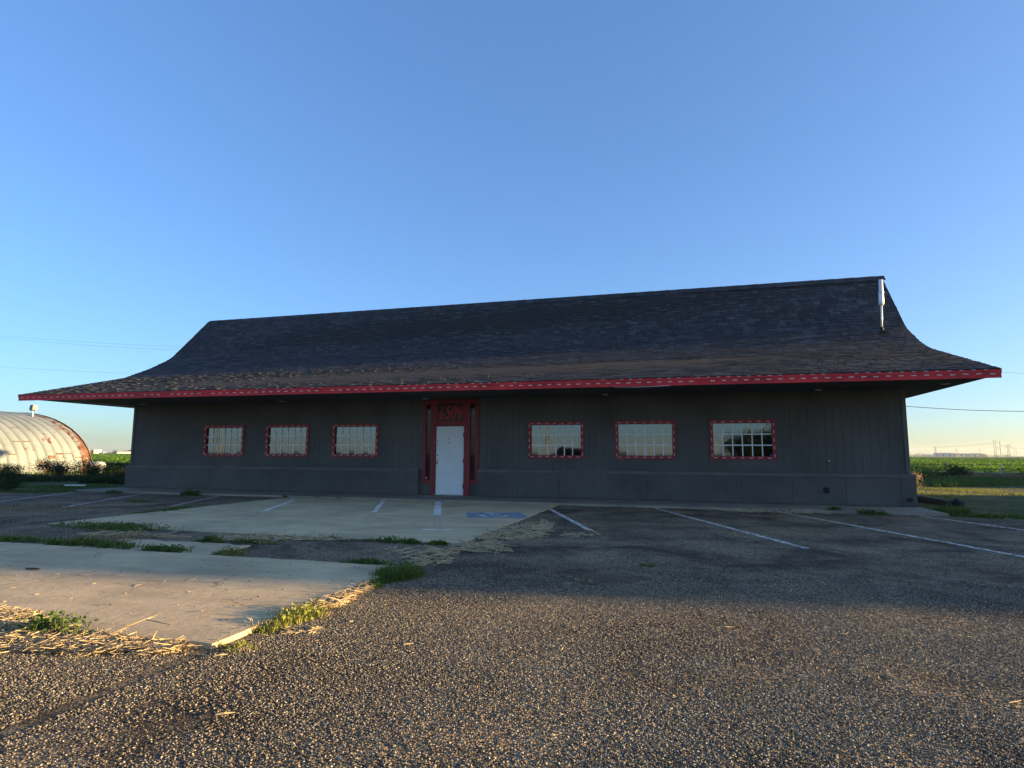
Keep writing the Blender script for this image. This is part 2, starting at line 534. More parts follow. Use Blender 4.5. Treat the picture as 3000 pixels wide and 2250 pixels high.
lz = LOT_Z + 0.004
for i, (a, b, w, mt) in enumerate([
        ((15.40, -1.95), (17.31, -6.6), 0.10, 'white_line'), ((18.12, -1.75), (20.5, -7.6), 0.10, 'white_line'),
        ((20.88, -1.72), (23.6, -8.8), 0.10, 'white_line'), ((23.75, -1.85), (26.6, -9.3), 0.10, 'white_line'),
        ((25.05, -1.84), (25.75, -1.88), 0.09, 'white_line'),
        ((5.31, -1.72), (6.85, -5.1), 0.10, 'white_line'), ((2.42, -1.8), (4.7, -6.1), 0.10, 'white_line'),
        ((2.38, -1.80), (6.2, -1.80), 0.10, 'white_line'), ((-0.2, -2.0), (2.2, -6.6), 0.10, 'white_line'),
        ((-2.6, -3.4), (-0.3, -5.0), 0.09, 'faint_line'), ((3.2, -6.9), (5.2, -6.5), 0.12, 'faint_line')]):
    stripe(lot, "painted_line", a, b, w, lz, M[mt], i)
fz = -0.045 + 0.004
for i, (a, b, w, mt) in enumerate([((8.53, -2.6), (9.9, -5.6), 0.11, 'slab_line'), ((9.9, -5.6), (10.6, -7.1), 0.11, 'faint_line'),
                                   ((10.92, -1.97), (12.3, -5.0), 0.11, 'slab_line'), ((12.3, -5.0), (12.9, -6.4), 0.11, 'faint_line'),
                                   ((12.46, -1.81), (13.84, -5.11), 0.17, 'slab_line'), ((13.84, -5.11), (14.85, -7.4), 0.17, 'faint_line'),
                                   ((14.55, -7.42), (15.05, -7.28), 0.10, 'slab_line'), ((12.2, -4.2), (13.35, -3.85), 0.09, 'faint_line'),
                                   ((8.9, -4.9), (10.7, -3.6), 0.09, 'faint_line'), ((11.5, -3.1), (12.8, -2.9), 0.08, 'faint_line')]):
    stripe(slab_far, "painted_line", a, b, w, fz, M[mt], 40 + i)
# blue access bay patch with its worn white symbol
o0 = Vector((15.02, -4.75, 0)); ex = Vector((0.945, 0.327, 0)); ey = Vector((-0.40, 0.917, 0))
def bay(u, v, z): 
    p = o0 + ex * u + ey * v
    return (p.x, p.y, z)
m = MB()
m.quadpts(*[bay(u, v, fz) for u, v in ((-.62, -.55), (.60, -.57), (.61, .55), (-.60, .56))])
m.build("blue_bay_patch", M['blue_paint'], slab_far)
def ribbon(m, pts, w, z):
    pts = [Vector((*p, 0)) for p in pts]; L, Rr = [], []
    for i, p in enumerate(pts):
        d = (pts[min(i + 1, len(pts) - 1)] - pts[max(i - 1, 0)]).normalized(); n = Vector((-d.y, d.x, 0))
        L.append(p + n * w / 2); Rr.append(p - n * w / 2)
    for i in range(len(pts) - 1):
        m.quadpts(*[bay(q.x, q.y, z) for q in (L[i], Rr[i], Rr[i + 1], L[i + 1])])
m = MB(); z = fz + 0.003
ribbon(m, [(-.05 + .27 * math.cos(t), -.14 + .27 * math.sin(t)) for t in np.linspace(R_(105), R_(345), 18)], .07, z)
ribbon(m, [(-.10, .30), (-.07, .02), (.17, .01), (.27, -.30), (.37, -.27)], .075, z + .0015)
ribbon(m, [(-.08, .16), (.13, .16)], .06, z + .003)
ribbon(m, [(-.11 + .06 * math.cos(t), .41 + .06 * math.sin(t)) for t in np.linspace(0, 6.3, 12)], .07, z + .0045)
m.build("wheelchair_symbol", M['symbol_paint'], slab_far)
# sunken asphalt patch
m = MB(); r = random.Random(4)
ring = []
for i in range(44):
    t = 2 * math.pi * i / 44
    q = 1 + .16 * math.sin(3 * t + 1) + .10 * math.sin(7 * t) + r.uniform(-.07, .07)
    ring.append((17.95 + .50 * math.cos(t) * q, -10.40 + .34 * math.sin(t) * q, LOT_Z + .004))
m.quadpts(*ring)
m.build("worn_patch", gravel_mat("fine_worn_asphalt", 150, 0.55, 0.004), lot)
for i in range(16):
    x = 17.42 + r.uniform(-.10, .14) + .025 * i; y = -10.46 - .018 * i + r.uniform(-.04, .04)
    q = r.uniform(.018, .045); a0 = r.uniform(0, 6.28)
    pts = [(x + q * math.cos(a0 + u) * r.uniform(.7, 1.2), y + q * .7 * math.sin(a0 + u) * r.uniform(.7, 1.2), LOT_Z) for u in (0, 1.1, 2.3, 3.4, 4.6, 5.5)]
    MB().prism(pts, (0, 0, 0), (r.uniform(-.005, .005), 0, r.uniform(.012, .028))).build("broken_chunk", M['gravel'], lot)

# ================================================================== BUILDING
XL, XR = -1.2, 25.15            # roof ends
WL, WR = -0.22, 24.19           # wall ends
SOF = 2.90                      # soffit height
RIDGE = (4.26, 6.98)
BACK = 8.5
bld = empty("roadside_building", (12, 0, 0))
tag(bld, "long low charcoal building with flared dark shingle roof and red fascia", "building")
def P0(o):
    """keep world coordinates while parenting to the building empty"""
    o.matrix_parent_inverse = Matrix.Translation((-12, 0, 0))
    return o
def part(mb, name, mat, **kw):
    o = mb.build(name, mat, bld, **kw); return P0(o)

# --- roof
profL = [(-3.29, 3.02), (0.28, 3.98), (1.35, 4.47), (2.24, 4.97), (2.45, 5.14), (4.23, 7.0)]
profR = [(-2.58, 3.03), (0.85, 4.03), (1.57, 4.36), (2.38, 4.86), (2.60, 5.05), (4.30, 6.95)]
def roof_pt(x, i, t):
    k = (x - XL) / (XR - XL)
    a = np.array(profL[i]) * (1 - t) + np.array(profL[i + 1]) * t
    b = np.array(profR[i]) * (1 - t) + np.array(profR[i + 1]) * t
    y, z = a * (1 - k) + b * k
    return Vector((x, y, z))
seglen = [0.5 * (math.dist(profL[i], profL[i + 1]) + math.dist(profR[i], profR[i + 1])) for i in range(5)]
TOT = sum(seglen)
def roof_s(x, s):
    s = max(0.0, min(TOT - 1e-6, s))
    for i, L in enumerate(seglen):
        if s <= L:
            return roof_pt(x, i, s / L)
        s -= L
    return roof_pt(x, 4, 1.0)
m = MB()
front_rows = []
for x in (XL, XR):
    prof = profL if x == XL else profR
    loop = [(x, y, z) for y, z in prof]
    loop += [(x, 2 * RIDGE[0] - y, z) for y, z in reversed(prof[:-1])]
    if x == XL: loopL = loop
    else: loopR = loop
n = len(loopL)
for i in range(n - 1):
    m.quadpts(loopL[i], loopL[i + 1], loopR[i + 1], loopR[i])
for lp, flip in ((loopL, False), (loopR, True)):
    poly = [(lp[0][0], lp[0][1], SOF), *lp, (lp[-1][0], lp[-1][1], SOF)]
    m.quadpts(*(poly if flip else poly[::-1]))
roof = part(m, "roof", M['deck'])
ridge_cap = MB()
ridge_cap.prism([(XL - .01, RIDGE[0] - .20, 6.83), (XL - .01, RIDGE[0], 7.03), (XL - .01, RIDGE[0] + .20, 6.83)], (0, 0, 0), (XR - XL + .02, 0, -.03))
P0(ridge_cap.build("ridge_cap", M['deck'], roof)) if False else None

# shingles: one per tab; the 300 that show largest are single parts, the others one part
EXP = 0.145
def px_area(c, w):
    d = c - CAM
    z = d.dot(_f)
    return w * EXP / (z * z)
tabs = []
row = 0; s = 0.0
rs = random.Random(21)
while s < TOT - 0.05:
    x = XL + 0.0 - rs.uniform(0, .25)
    while x < XR:
        w = rs.choice((0.14, 0.18, 0.22, 0.26, 0.33))
        x0, x1 = max(x, XL - .012), min(x + w, XR + .012)
        if x1 - x0 > .03:
            tabs.append((x0, x1, s, rs.random() ** 1.1, rs.uniform(.008, .020)))
        x += w
    s += EXP; row += 1
ranked = []
for idx, (x0, x1, s, rr, th) in enumerate(tabs):
    c = roof_s((x0 + x1) / 2, s)
    nn = (roof_s(x0, s + .1) - roof_s(x0, s)).cross(Vector((1, 0, 0)))
    facing = max(0.02, abs((c - CAM).normalized().dot(nn.normalized())))
    ranked.append((px_area(c, x1 - x0) * facing, idx))
ranked.sort(reverse=True)
single = set(i for _, i in ranked[:300])
verts, faces, rnds = [], [], []
unit = MB()
unit.v = [(0, 0, 0), (1, 0, 0), (1, 1, 0), (0, 1, 0), (0, 0, 1), (1, 0, 1), (1, 1, .12), (0, 1, .12)]
unit.f = [(4, 5, 6, 7), (0, 1, 5, 4), (1, 2, 6, 5), (3, 0, 4, 7), (2, 3, 7, 6)]
unit_me = unit.mesh("shingle", M['shingle_o'])
for idx, (x0, x1, s, rr, th) in enumerate(tabs):
    lo = -0.02 if s < .01 else 0.0
    a = roof_s(x0, s); b = roof_s(x1, s); c = roof_s(x0, s + EXP * 1.12)
    if lo:
        d = (c - a).normalized(); a = a + d * lo; b = b + d * lo
    ux, uy = b - a, c - a
    nz = ux.cross(uy).normalized()
    if idx in single:
        o = bpy.data.objects.new("shingle", unit_me)
        COL.objects.link(o)
        o.parent = roof
        ox = ux * (1 - min(.02, ux.length * .2) / ux.length)
        mw = Matrix(((ox.x, uy.x, nz.x * th, a.x + nz.x * .002), (ox.y, uy.y, nz.y * th, a.y + nz.y * .002),
                     (ox.z, uy.z, nz.z * th, a.z + nz.z * .002), (0, 0, 0, 1)))
        o.matrix_parent_inverse = Matrix.Translation((-12, 0, 0)) @ Matrix.Identity(4)
        o.matrix_parent_inverse = Matrix.Identity(4)
        o.matrix_local = mw
    else:
        i = len(verts)
        e = ux * (1 - min(.02, ux.length * .2) / ux.length)
        A = a + nz * .002
        for p in (A, A + e, A + e + uy, A + uy, A + nz * th, A + e + nz * th, A + e + uy + nz * th * .12, A + uy + nz * th * .12):
            verts.append(tuple(p))
        for f in unit.f[:4]:
            faces.append(tuple(i + j for j in f)); rnds.append(rr)
mb = MB(); mb.v = verts; mb.f = faces; mb.rnd = rnds
so = mb.build("shingle_field", M['shingle'], roof)
tag(so, kind='stuff')
# back slope: plain courses
mb = MB(); s = 0.0
while s < TOT - .05:
    x = XL
    while x < XR:
        w = rs.uniform(.5, 1.2); x1 = min(x + w, XR)
        q = [roof_s(x, s), roof_s(x1, s), roof_s(x1, s + EXP * 2), roof_s(x, s + EXP * 2)]
        q = [Vector((p.x, 2 * RIDGE[0] - p.y, p.z)) for p in q]
        nz = -(q[1] - q[0]).cross(q[3] - q[0]).normalized()
        mb.quadpts(q[0] + nz * .016, q[3] + nz * .003, q[2] + nz * .003, q[1] + nz * .016, r=rs.random() ** 1.5)
        x = x1
    s += EXP * 2
tag(mb.build("shingle_field", M['shingle'], roof), kind='stuff')
# ridge caps
mb = MB(); x = XL
cap_me = MB()
cap_me.v = [(0, -.17, -.17), (.3, -.17, -.165), (0, 0, .022), (.3, 0, .028), (0, .17, -.17), (.3, .17, -.165)]
cap_me.f = [(0, 1, 3, 2), (2, 3, 5, 4)]
cap_mesh = cap_me.mesh("ridge_shingle", M['shingle_o'])
k = 0
while x < XR - .1:
    o = obj_from(cap_mesh, "ridge_shingle", roof, (x, RIDGE[0], roof_s(x, TOT).z + .012 + .004 * (k % 2)), (0, 0, 0))
    x += .29; k += 1

# the roof mesh is in world coordinates, its parent inverse shifts it: children need none
# --- soffit, fascia
def eave(x):
    k = (x - XL) / (XR - XL)
    return profL[0][0] * (1 - k) + profR[0][0] * k
m = MB()
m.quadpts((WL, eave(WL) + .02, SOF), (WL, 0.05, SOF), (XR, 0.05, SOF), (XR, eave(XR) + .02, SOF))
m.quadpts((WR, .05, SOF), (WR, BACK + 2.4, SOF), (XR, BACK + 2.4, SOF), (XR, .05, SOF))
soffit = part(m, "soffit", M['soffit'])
m = MB()
m.quadpts((XL, eave(XL) + .02, SOF), (XL, BACK + 2.4, SOF), (WL, BACK + 2.4, SOF), (WL, eave(WL) + .02, SOF))
part(m, "soffit_end", M['soffit_side'])
def eave_box(x0, x1, d0, d1, z0, z1):
    m = MB()
    i = 0
    v = [(x0, eave(x0) + d0, z0), (x1, eave(x1) + d0, z0), (x1, eave(x1) + d1, z0), (x0, eave(x0) + d1, z0)]
    v += [(a, b, z1) for a, b, _ in v]
    m.v = v
    m.f = [(3, 2, 1, 0), (4, 5, 6, 7), (0, 1, 5, 4), (1, 2, 6, 5), (2, 3, 7, 6), (3, 0, 4, 7)]
    return m
fascia = part(eave_box(XL - .008, XR + .008, 0.0, .03, 2.836, 3.002), "fascia", M['darkred'])
rf = random.Random(12); xa = XL - .01
while xa < XR:
    xb = min(xa + 4.88, XR + .01); dz = rf.uniform(-.003, .003)
    eave_box(xa + .002, xb - .002, -.012, -.0005, 2.832 + dz, 3.004).build("fascia_board", M['red'], fascia)
    xa = xb
xa = XL - .012
while xa < XR:
    xb = min(xa + (3.66 if xa < 0 else 4.27), XR + .012); dz = rf.uniform(-.004, .004)
    eave_box(xa + .002, xb - .002, -.034, -.0125, 2.935 + dz, 3.008).build("fascia_trim", M['red'], fascia)
    xa = xb
part(eave_box(XL - .015, XR + .015, -.05, .0, 3.010, 3.022), "drip_edge", M['black'])
clip_me = MB().box(-.047, .047, -.012, 0, -.009, .009).mesh("light_clip", M['clip'])
x = XL + .15; rc = random.Random(3)
while x < XR - .1:
    if rc.random() < .96:
        obj_from(clip_me, "light_clip", fascia, (x - 0, eave(x) - .013, 2.918 + rc.uniform(-.004, .004)), (0, rc.uniform(-.05, .05), math.atan2(.71, XR - XL)))
    x += .2368
x = 6.0
while x < XR - .1:
    if rc.random() < .45 + .4 * (x > 17):
        obj_from(clip_me, "light_clip", fascia, (x, eave(x) - .035, 3.000), (0, rc.uniform(-.08, .08), math.atan2(.71, XR - XL)), (.75, 1, .6))
    x += .217
for x, y in ((0.8, -.6), (6.35, -.5), (11.35, -.35), (16.8, -.35), (22.2, -.3), (24.75, -1.0)):
    m = MB().tube([(x, y, SOF - .012), (x, y, SOF + .02)], .09, 14)
    P0(m.build("soffit_vent", M['clip'], bld))
# loose wire under the fascia
m = MB().tube([(17.3 + t * 1.3, eave(17.3) + .02, 2.830 - .018 * math.sin(math.pi * t)) for t in np.linspace(0, 1, 9)], .006, 5)
part(m, "loose_cable", M['clip'])

# --- walls: core, then vertical boards one by one
OPEN = []
WW, WZ0, WZ1 = 1.652, 1.11, 2.172
WX = [2.93, 5.45, 7.98, 14.49, 17.01, 19.54]
for x in WX:
    OPEN.append((x + .07, x + WW - .07, WZ0 + .07, WZ1 - .07))
DX0, DX1 = 11.165, 12.965       # door portal
m = MB()
def wall_with_holes(m, x0, x1, z0, z1, y, holes):
    xs = sorted({x0, x1, *[h[0] for h in holes], *[h[1] for h in holes]})
    for a, b in zip(xs[:-1], xs[1:]):
        hs = [h for h in holes if h[0] <= a + 1e-6 and h[1] >= b - 1e-6]
        zz = z0
        for h in sorted(hs, key=lambda q: q[2]):
            m.quadpts((a, y, zz), (b, y, zz), (b, y, h[2]), (a, y, h[2])); zz = h[3]
        m.quadpts((a, y, zz), (b, y, zz), (b, y, z1), (a, y, z1))
wall_with_holes(m, WL, WR, 0, SOF, 0.018, OPEN)
m.quadpts((WL, .018, 0), (WL, .018, SOF), (WL, BACK, SOF), (WL, BACK, 0))
m.quadpts((WR, .018, 0), (WR, BACK, 0), (WR, BACK, SOF), (WR, .018, SOF))
m.quadpts((WL, BACK, 0), (WL, BACK, SOF), (WR, BACK, SOF), (WR, BACK, 0))
wall = part(m, "wall", M['siding'])
bw = 0.2035; rb = random.Random(9)
xs = np.arange(WL, WR - .02, bw)
for x0 in xs:
    x1 = min(x0 + bw, WR)
    a, b = x0 + .0025, x1 - .003
    if a >= DX0 and b <= DX1: continue
    cuts = sorted({a, b, *[h[i] for h in OPEN for i in (0, 1) if a < h[i] < b], *[q for q in (DX0, DX1) if a < q < b]})
    dy = rb.uniform(-.0015, .0015)
    if len(cuts) > 2 and min(q - p for p, q in zip(cuts[:-1], cuts[1:])) < .012:
        cuts = [a, b]
    for p, q in zip(cuts[:-1], cuts[1:]):
        if p >= DX0 - 1e-6 and q <= DX1 + 1e-6: continue
        hs = [h for h in OPEN if h[0] <= p + .013 and h[1] >= q - .013]
        zz = .74
        for h in hs:
            MB().box(p, q, dy, .016, zz, h[2]).build("siding_board", M['siding'], wall); zz = h[3]
        MB().box(p, q, dy, .016, zz, SOF - .002).build("siding_board", M['siding'], wall)
for x0, x1 in ((WL - .025, WL + .07), (WR - .07, WR + .025)):
    MB().box(x0, x1, -.022, .07, .80, SOF - .003).build("corner_board", M['trim_dark'], wall)
# apron: battered lower band of sheet panels with a cap rail
for x0, x1 in ((WL - .10, 11.07), (12.98, WR + .10)):
    m = MB().box(x0, x1, -.10, .012, 0.0, .72)
    ap = part(m, "apron", M['siding'])
    x = x0
    while x < x1 - .05:
        q = min(x + 1.22, x1)
        MB().box(x + .004, q - .004, -.118, -.101, .012, .70).build("apron_panel", M['siding'], ap)
        x = q
    x = x0
    while x < x1 - .05:
        q = min(x + rb.choice((2.44, 3.66, 4.88)), x1)
        MB().box(x + .002, q - .002, -.140, .0, .695, .785).build("cap_rail", M['trim_dark'], ap, bevel=.006)
        x = q
# wall bits
m = MB().box(22.24, 22.36, -.15, -.119, .30, .43); m.tube([(22.3, -.15, .33), (22.3, -.21, .31)], .018, 8)
part(m, "outdoor_tap", M['rubber'])
part(MB().box(24.06, 24.18, -.145, -.119, .13, .21), "wall_vent", M['rubber'])
m = MB()
m.tube([(22.42, -.004, 1.1), (22.42, -.02, 1.1)], .02, 8)
part(m, "wall_screw_cap", M['clip'])

# --- windows
def window(x0, i):
    x1, z0, z1 = x0 + WW, WZ0, WZ1
    t = .095
    m = MB()
    m.box(x0, x1, -.032, .02, z1 - t, z1); m.box(x0, x1, -.032, .02, z0, z0 + t)
    m.box(x0, x0 + t, -.030, .02, z0 + t, z1 - t); m.box(x1 - t, x1, -.030, .02, z0 + t, z1 - t)
    m.box(x0 + t, x1 - t, .02, .024, z0 + t - .03, z0 + t); 
    fr = part(m, "window", M['frame_red'])
    gx0, gx1, gz0, gz1 = x0 + t, x1 - t, z0 + t, z1 - t
    nx, nz = 6, 3
    cw, ch = (gx1 - gx0) / nx, (gz1 - gz0) / nz
    r = random.Random(100 + i)
    pm = MB().box(-cw / 2, cw / 2, 0, .006, -ch / 2, ch / 2).mesh("pane", M['glass'])
    for a in range(nx):
        for b in range(nz):
            obj_from(pm, "pane", fr, (gx0 + (a + .5) * cw, .030, gz0 + (b + .5) * ch), (r.gauss(0, .0012), 0, r.gauss(0, .0016)), (.995, 1, .995))
    for a in range(1, nx):
        x = gx0 + a * cw + r.uniform(-.004, .004)
        MB().box(x - .014, x + .014, .014, .028, gz0, gz1).build("muntin", M['muntin'], fr)
    for b in range(1, nz):
        zz = gz0 + b * ch
        MB().box(gx0, gx1, .011, .0265, zz - .015, zz + .015).build("muntin", M['muntin'], fr)
    for a in range(7):
        for zz in (z1 - .052, z0 + .052):
            obj_from(clip_me, "light_clip", fr, (x0 + .13 + a * .225 + r.uniform(-.01, .01), -.033, zz + r.uniform(-.004, .004)), (0, r.uniform(-.08, .08), 0), (.92, 1, .9))
    for b in range(5):
        for xx in (x0 + .05, x1 - .05):
            obj_from(clip_me, "light_clip", fr, (xx, -.033, z0 + .12 + b * .205 + r.uniform(-.01, .01)), (0, math.pi / 2 + r.uniform(-.08, .08), 0), (.85, 1, .9))
    return fr
wins = [window(x, i) for i, x in enumerate(WX)]
MB().tube([(21.06, .028, 1.235), (21.06, .024, 1.235)], .024, 14).build("round_sticker", paint("blue_sticker", (.12, .13, .40), .1), wins[5])

# --- door portal
m = MB()                                                    # recessed backing
m.box(DX0, DX1, .012, .017, .0, SOF - .004)
m.box(11.075, DX0, -.002, .016, .0, .74); m.box(DX1, 12.975, -.002, .016, .0, .74)
part(m, "portal_panel", M['siding'])
m = MB()
Y0 = -.045
m.box(11.43, 11.585, Y0, .012, .0, SOF - .006); m.box(12.51, 12.70, Y0, .012, .0, SOF - .006)
m.box(11.585, 12.51, Y0 + .003, .012, 2.085, 2.235); m.box(11.585, 12.51, Y0 + .003, .012, 2.77, SOF - .006)
m.box(11.585, 11.645, Y0 + .003, .012, 2.235, 2.77); m.box(12.455, 12.51, Y0 + .003, .012, 2.235, 2.77)
dframe = part(m, "door_frame", M['darkred'], bevel=.004)
for gx0, gx1, side in ((11.262, 11.412, 0), (12.703, 12.858, 1)):
    m = MB()
    ox0, ox1 = (DX0, 11.429) if side == 0 else (12.701, DX1)
    m.box(ox0, gx0, Y0 + .006, .011, .345, 2.86); m.box(gx1, ox1, Y0 + .006, .011, .345, 2.86)
    m.box(gx0, gx1, Y0 + .006, .011, .345, .445); m.box(gx0, gx1, Y0 + .006, .011, 2.745, 2.86)
    sd = part(m, "sidelight", M['darkred'])
    for z0, z1, mt in ((.445, .62, 'dark_glass'), (.62, 1.42 if side == 0 else 1.10, 'dark_glass'), (1.42 if side == 0 else 1.10, 2.47, 'glass2'), (2.47, 2.745, 'dark_glass')):
        pass
    MB().box(gx0, gx1, .002, .008, .445, 2.745).build("pane", M['dark_glass'], sd)
MB().tube([(11.285, .001, .50), (11.285, -.004, .50)], .03, 12).build("round_sticker", paint("pale_sticker", (.5, .5, .6), .1), bpy.data.objects["sidelight"])
m = MB().box(11.602, 12.495, -.018, .010, .022, 2.062)
door = part(m, "door", M['white'], bevel=.003)
for z in (1.80, 1.03, .27):
    MB().box(12.484, 12.516, -.050, -.016, z - .06, z + .06).build("hinge", M['darkred'], door)
for x, z, rx, rz in ((12.016, 1.686, .014, .018), (12.008, 1.573, .021, .016), (12.07, 1.58, .006, .008), (11.653, 1.496, .016, .014), (12.083, 1.177, .011, .011), (11.74, 1.965, .018, .005)):
    MB().prism([(x + rx * math.cos(t), -.0195, z + rz * math.sin(t)) for t in np.linspace(0, 6.283, 12, endpoint=False)], (0, 0, 0), (0, .002, 0)).build("bolt_hole", M['black'], door)
for x, z in ((11.65, 1.61), (11.66, 1.19), (11.668, 1.05)):
    m = MB().tube([(x, -.018, z), (x, -.040, z)], .026, 14)
    m.tube([(x, -.04, z), (x, -.048, z)], .012, 10)
    m.build("lock", M['steel'], door)
MB().box(11.615, 11.66, -.0205, -.0185, .93, 1.0).build("rust_stain", M['rust'], door)
MB().box(11.95, 12.12, -.0205, -.0185, 1.352, 1.358).build("scratch", M['steel'], door)
MB().box(11.59, 12.50, -.06, .01, .0, .02).build("threshold", M['steel'], door)
# transom sign with hand painted number
m = MB().box(11.646, 12.454, -.012, .010, 2.236, 2.769)
sign = part(m, "number_sign", paint("black_sign_board", (.012, .011, .014), .2, 4, .35, .0))
def brush(pts, w, y):
    m = MB(); L = []; Rr = []
    pts = [Vector((p[0], 0, p[1])) for p in pts]
    for i, p in enumerate(pts):
        d = (pts[min(i + 1, len(pts) - 1)] - pts[max(i - 1, 0)]).normalized(); n = Vector((-d.z, 0, d.x))
        ww = w * (0.75 + .35 * math.sin(math.pi * (i + .5) / len(pts)))
        L.append(p + n * ww / 2); Rr.append(p - n * ww / 2)
    for i in range(len(pts) - 1):
        m.quadpts(*[(q.x, y, q.z) for q in (Rr[i], Rr[i + 1], L[i + 1], L[i])])
    return m
def dig(x0, strokes, y):
    big = MB()
    for j, st in enumerate(strokes):
        pts = []
        for (a, b), (c, d) in zip(st[:-1], st[1:]):
            for t in np.linspace(0, 1, 5)[:-1]:
                pts.append((a + (c - a) * t, b + (d - b) * t))
        pts.append(st[-1])
        world_pts = [(x0 + u * .155 + v * .07, 2.30 + v * .385) for u, v in pts]
        b = brush(world_pts, .047, y - j * .0006)
        i = len(big.v); big.v += b.v; big.f += [tuple(i + q for q in f) for f in b.f]
    big.build("numeral", M['red'], sign)
dig(11.67, [[(.75, .98), (.45, .85), (.15, .55), (.05, .25), (.2, .04), (.55, .0), (.8, .15), (.75, .38), (.45, .45), (.12, .3)]], -.0135)
dig(11.86, [[(.95, .98), (.35, .97), (.22, .55), (.6, .6), (.85, .4), (.75, .12), (.4, .0), (.0, .1)]], -.0135)
dig(12.05, [[(.5, 1.0), (.2, .8), (.08, .4), (.2, .08), (.5, .0), (.8, .2), (.9, .6), (.8, .9), (.5, 1.0)]], -.0135)
dig(12.245, [[(.2, .98), (.1, .55), (.35, .42), (.85, .46)], [(.95, .92), (.8, .5), (.55, -.05)]], -.0135)

# pipe on the roof
pipe = empty("roof_pipe", (24.44, 2.2, 4.83))
tag(pipe, "slim bright metal pipe with thicker top standing on right end of roof", "pipe")
def rel(o, base):
    o.matrix_parent_inverse = Matrix.Translation(-Vector(base)); return o
b0 = (24.44, 2.2, 4.83)
rel(MB().tube([(24.44, 2.2, 4.86), (24.46, 2.2, 5.20), (24.475, 2.2, 5.58)], .027, 10).build("lower_pipe", M['pale_metal'], pipe, True), b0)
rel(MB().tube([(24.472, 2.2, 5.55), (24.475, 2.2, 5.60), (24.485, 2.2, 5.94), (24.49, 2.2, 5.95), (24.50, 2.2, 6.31)], [.045, .07, .066, .058, .054], 14).build("upper_pipe", M['pale_metal'], pipe, True), b0)
rel(MB().tube([(24.482, 2.2, 5.925), (24.486, 2.2, 5.955)], .074, 14).build("pipe_collar", M['steel'], pipe), b0)
rel(MB().tube([(24.44, 2.2, 4.76), (24.442, 2.2, 4.92)], [.075, .04], 12).build("pipe_flashing", M['rubber'], pipe), b0)
rel(MB().box(24.36, 24.53, 2.02, 2.10, 4.73, 4.79).build("pipe_foot", M['rubber'], pipe), b0)

# ================================================================== STEEL ARCH HUT
HX, HY1, HY0 = -19.6, 14.2, -3.0
HR, HH = 7.25, 3.97
hut = empty("arched_steel_hut", (HX - HR, (HY0 + HY1) / 2, GR_Z))
tag(hut, "pale rust-streaked corrugated steel arch hut beside the field", "hut")
hb = (HX - HR, (HY0 + HY1) / 2, GR_Z)
def arch(t, off=0.0):
    return (HX - HR + (HR + off) * math.cos(t), GR_Z + (HH + off) * math.sin(t))
PW = 0.573
mb = MB(); nseg = 36
prof = [(0, 0), (.05, .075), (.15, .125), (.285, .14), (.42, .125), (.52, .075), (.566, .0), (.573, -.03)]
for i in range(nseg + 1):
    t = math.pi * i / nseg
    for (l, o) in prof:
        x, z = arch(t, o); mb.v.append((x, l, z))
np_ = len(prof)
for i in range(nseg):
    for j in range(np_ - 1):
        a = i * np_ + j
        mb.f.append((a, a + 1, a + np_ + 1, a + np_))
arch_me = mb.mesh("arch_panel", M['hut'], True)
arch_me2 = arch_me.copy(); arch_me2.materials[0] = M['hut_end']
y = HY1 - PW; i = 0
while y > HY0:
    o = obj_from(arch_me2 if i == 0 else arch_me, "arch_panel", hut, (0, y, 0))
    rel(o, hb)
    if i == 0: o["label"] = "rusty brown end panel"
    y -= PW; i += 1
yb = y + PW
for yy in (HY1 - .02, yb + .05):
    m = MB(); m.quadpts(*[(arch(t)[0], yy, arch(t)[1]) for t in np.linspace(0, math.pi, 25)])
    rel(m.build("end_wall", M['rust'], hut), hb)
m = MB()
for t0, t1 in zip(np.linspace(0, math.pi, 25)[:-1], np.linspace(0, math.pi, 25)[1:]):
    a, b = arch(t0, .02), arch(t1, .02); c, d = arch(t0, .16), arch(t1, .16)
    m.quadpts((c[0], HY1 - .02, c[1]), (c[0], HY1 + .03, c[1]), (d[0], HY1 + .03, d[1]), (d[0], HY1 - .02, d[1]))
    m.quadpts((a[0], HY1 + .03, a[1]), (b[0], HY1 + .03, b[1]), (d[0], HY1 + .03, d[1]), (c[0], HY1 + .03, c[1]))
rel(m.build("end_rim", M['rust'], hut), hb)
# lapped patches where sheets overlap
rp = random.Random(5)
for k in range(16):
    t = rp.choice((.28, .52, .78)) + rp.uniform(-.05, .05); y = HY1 - PW * (rp.randint(1, 11) + .5)
    m = MB()
    for (u, v) in ((-.17, .17),):
        a = arch(t - .006, .143); b = arch(t + .006, .147)
        m.quadpts((a[0], y - .2, a[1]), (a[0], y + .2, a[1]), (b[0], y + .2, b[1]), (b[0], y - .2, b[1]))
    rel(m.build("lap_seam", M['rust'], hut), hb)
# floodlight on the hut
fb = (-23.95, 13.2, 3.60)
fl = empty("floodlight", fb)
tag(fl, "small grey floodlight on a short post on the hut roof", "floodlight")
rel(MB().tube([(fb[0], fb[1], fb[2] - .08), (fb[0], fb[1], fb[2] + .42)], .035, 8).build("post", M['steel'], fl), fb)
m = MB().box(fb[0] - .2, fb[0] + .2, fb[1] - .03, fb[1] + .03, fb[2] + .40, fb[2] + .44)
m.box(fb[0] - .22, fb[0] - .19, fb[1] - .03, fb[1] + .03, fb[2] + .40, fb[2] + .62); m.box(fb[0] + .19, fb[0] + .22, fb[1] - .03, fb[1] + .03, fb[2] + .40, fb[2] + .62)
rel(m.build("yoke", M['hut'], fl), fb)
hd = MB()
pf = [(-.17, -.16), (.12, -.20), (.17, .20), (-.10, .17)]
hd.prism([(fb[0] + .01 + u, fb[1] - .18, fb[2] + .64 + v) for u, v in pf], (0, 0, 0), (0, .36, 0))
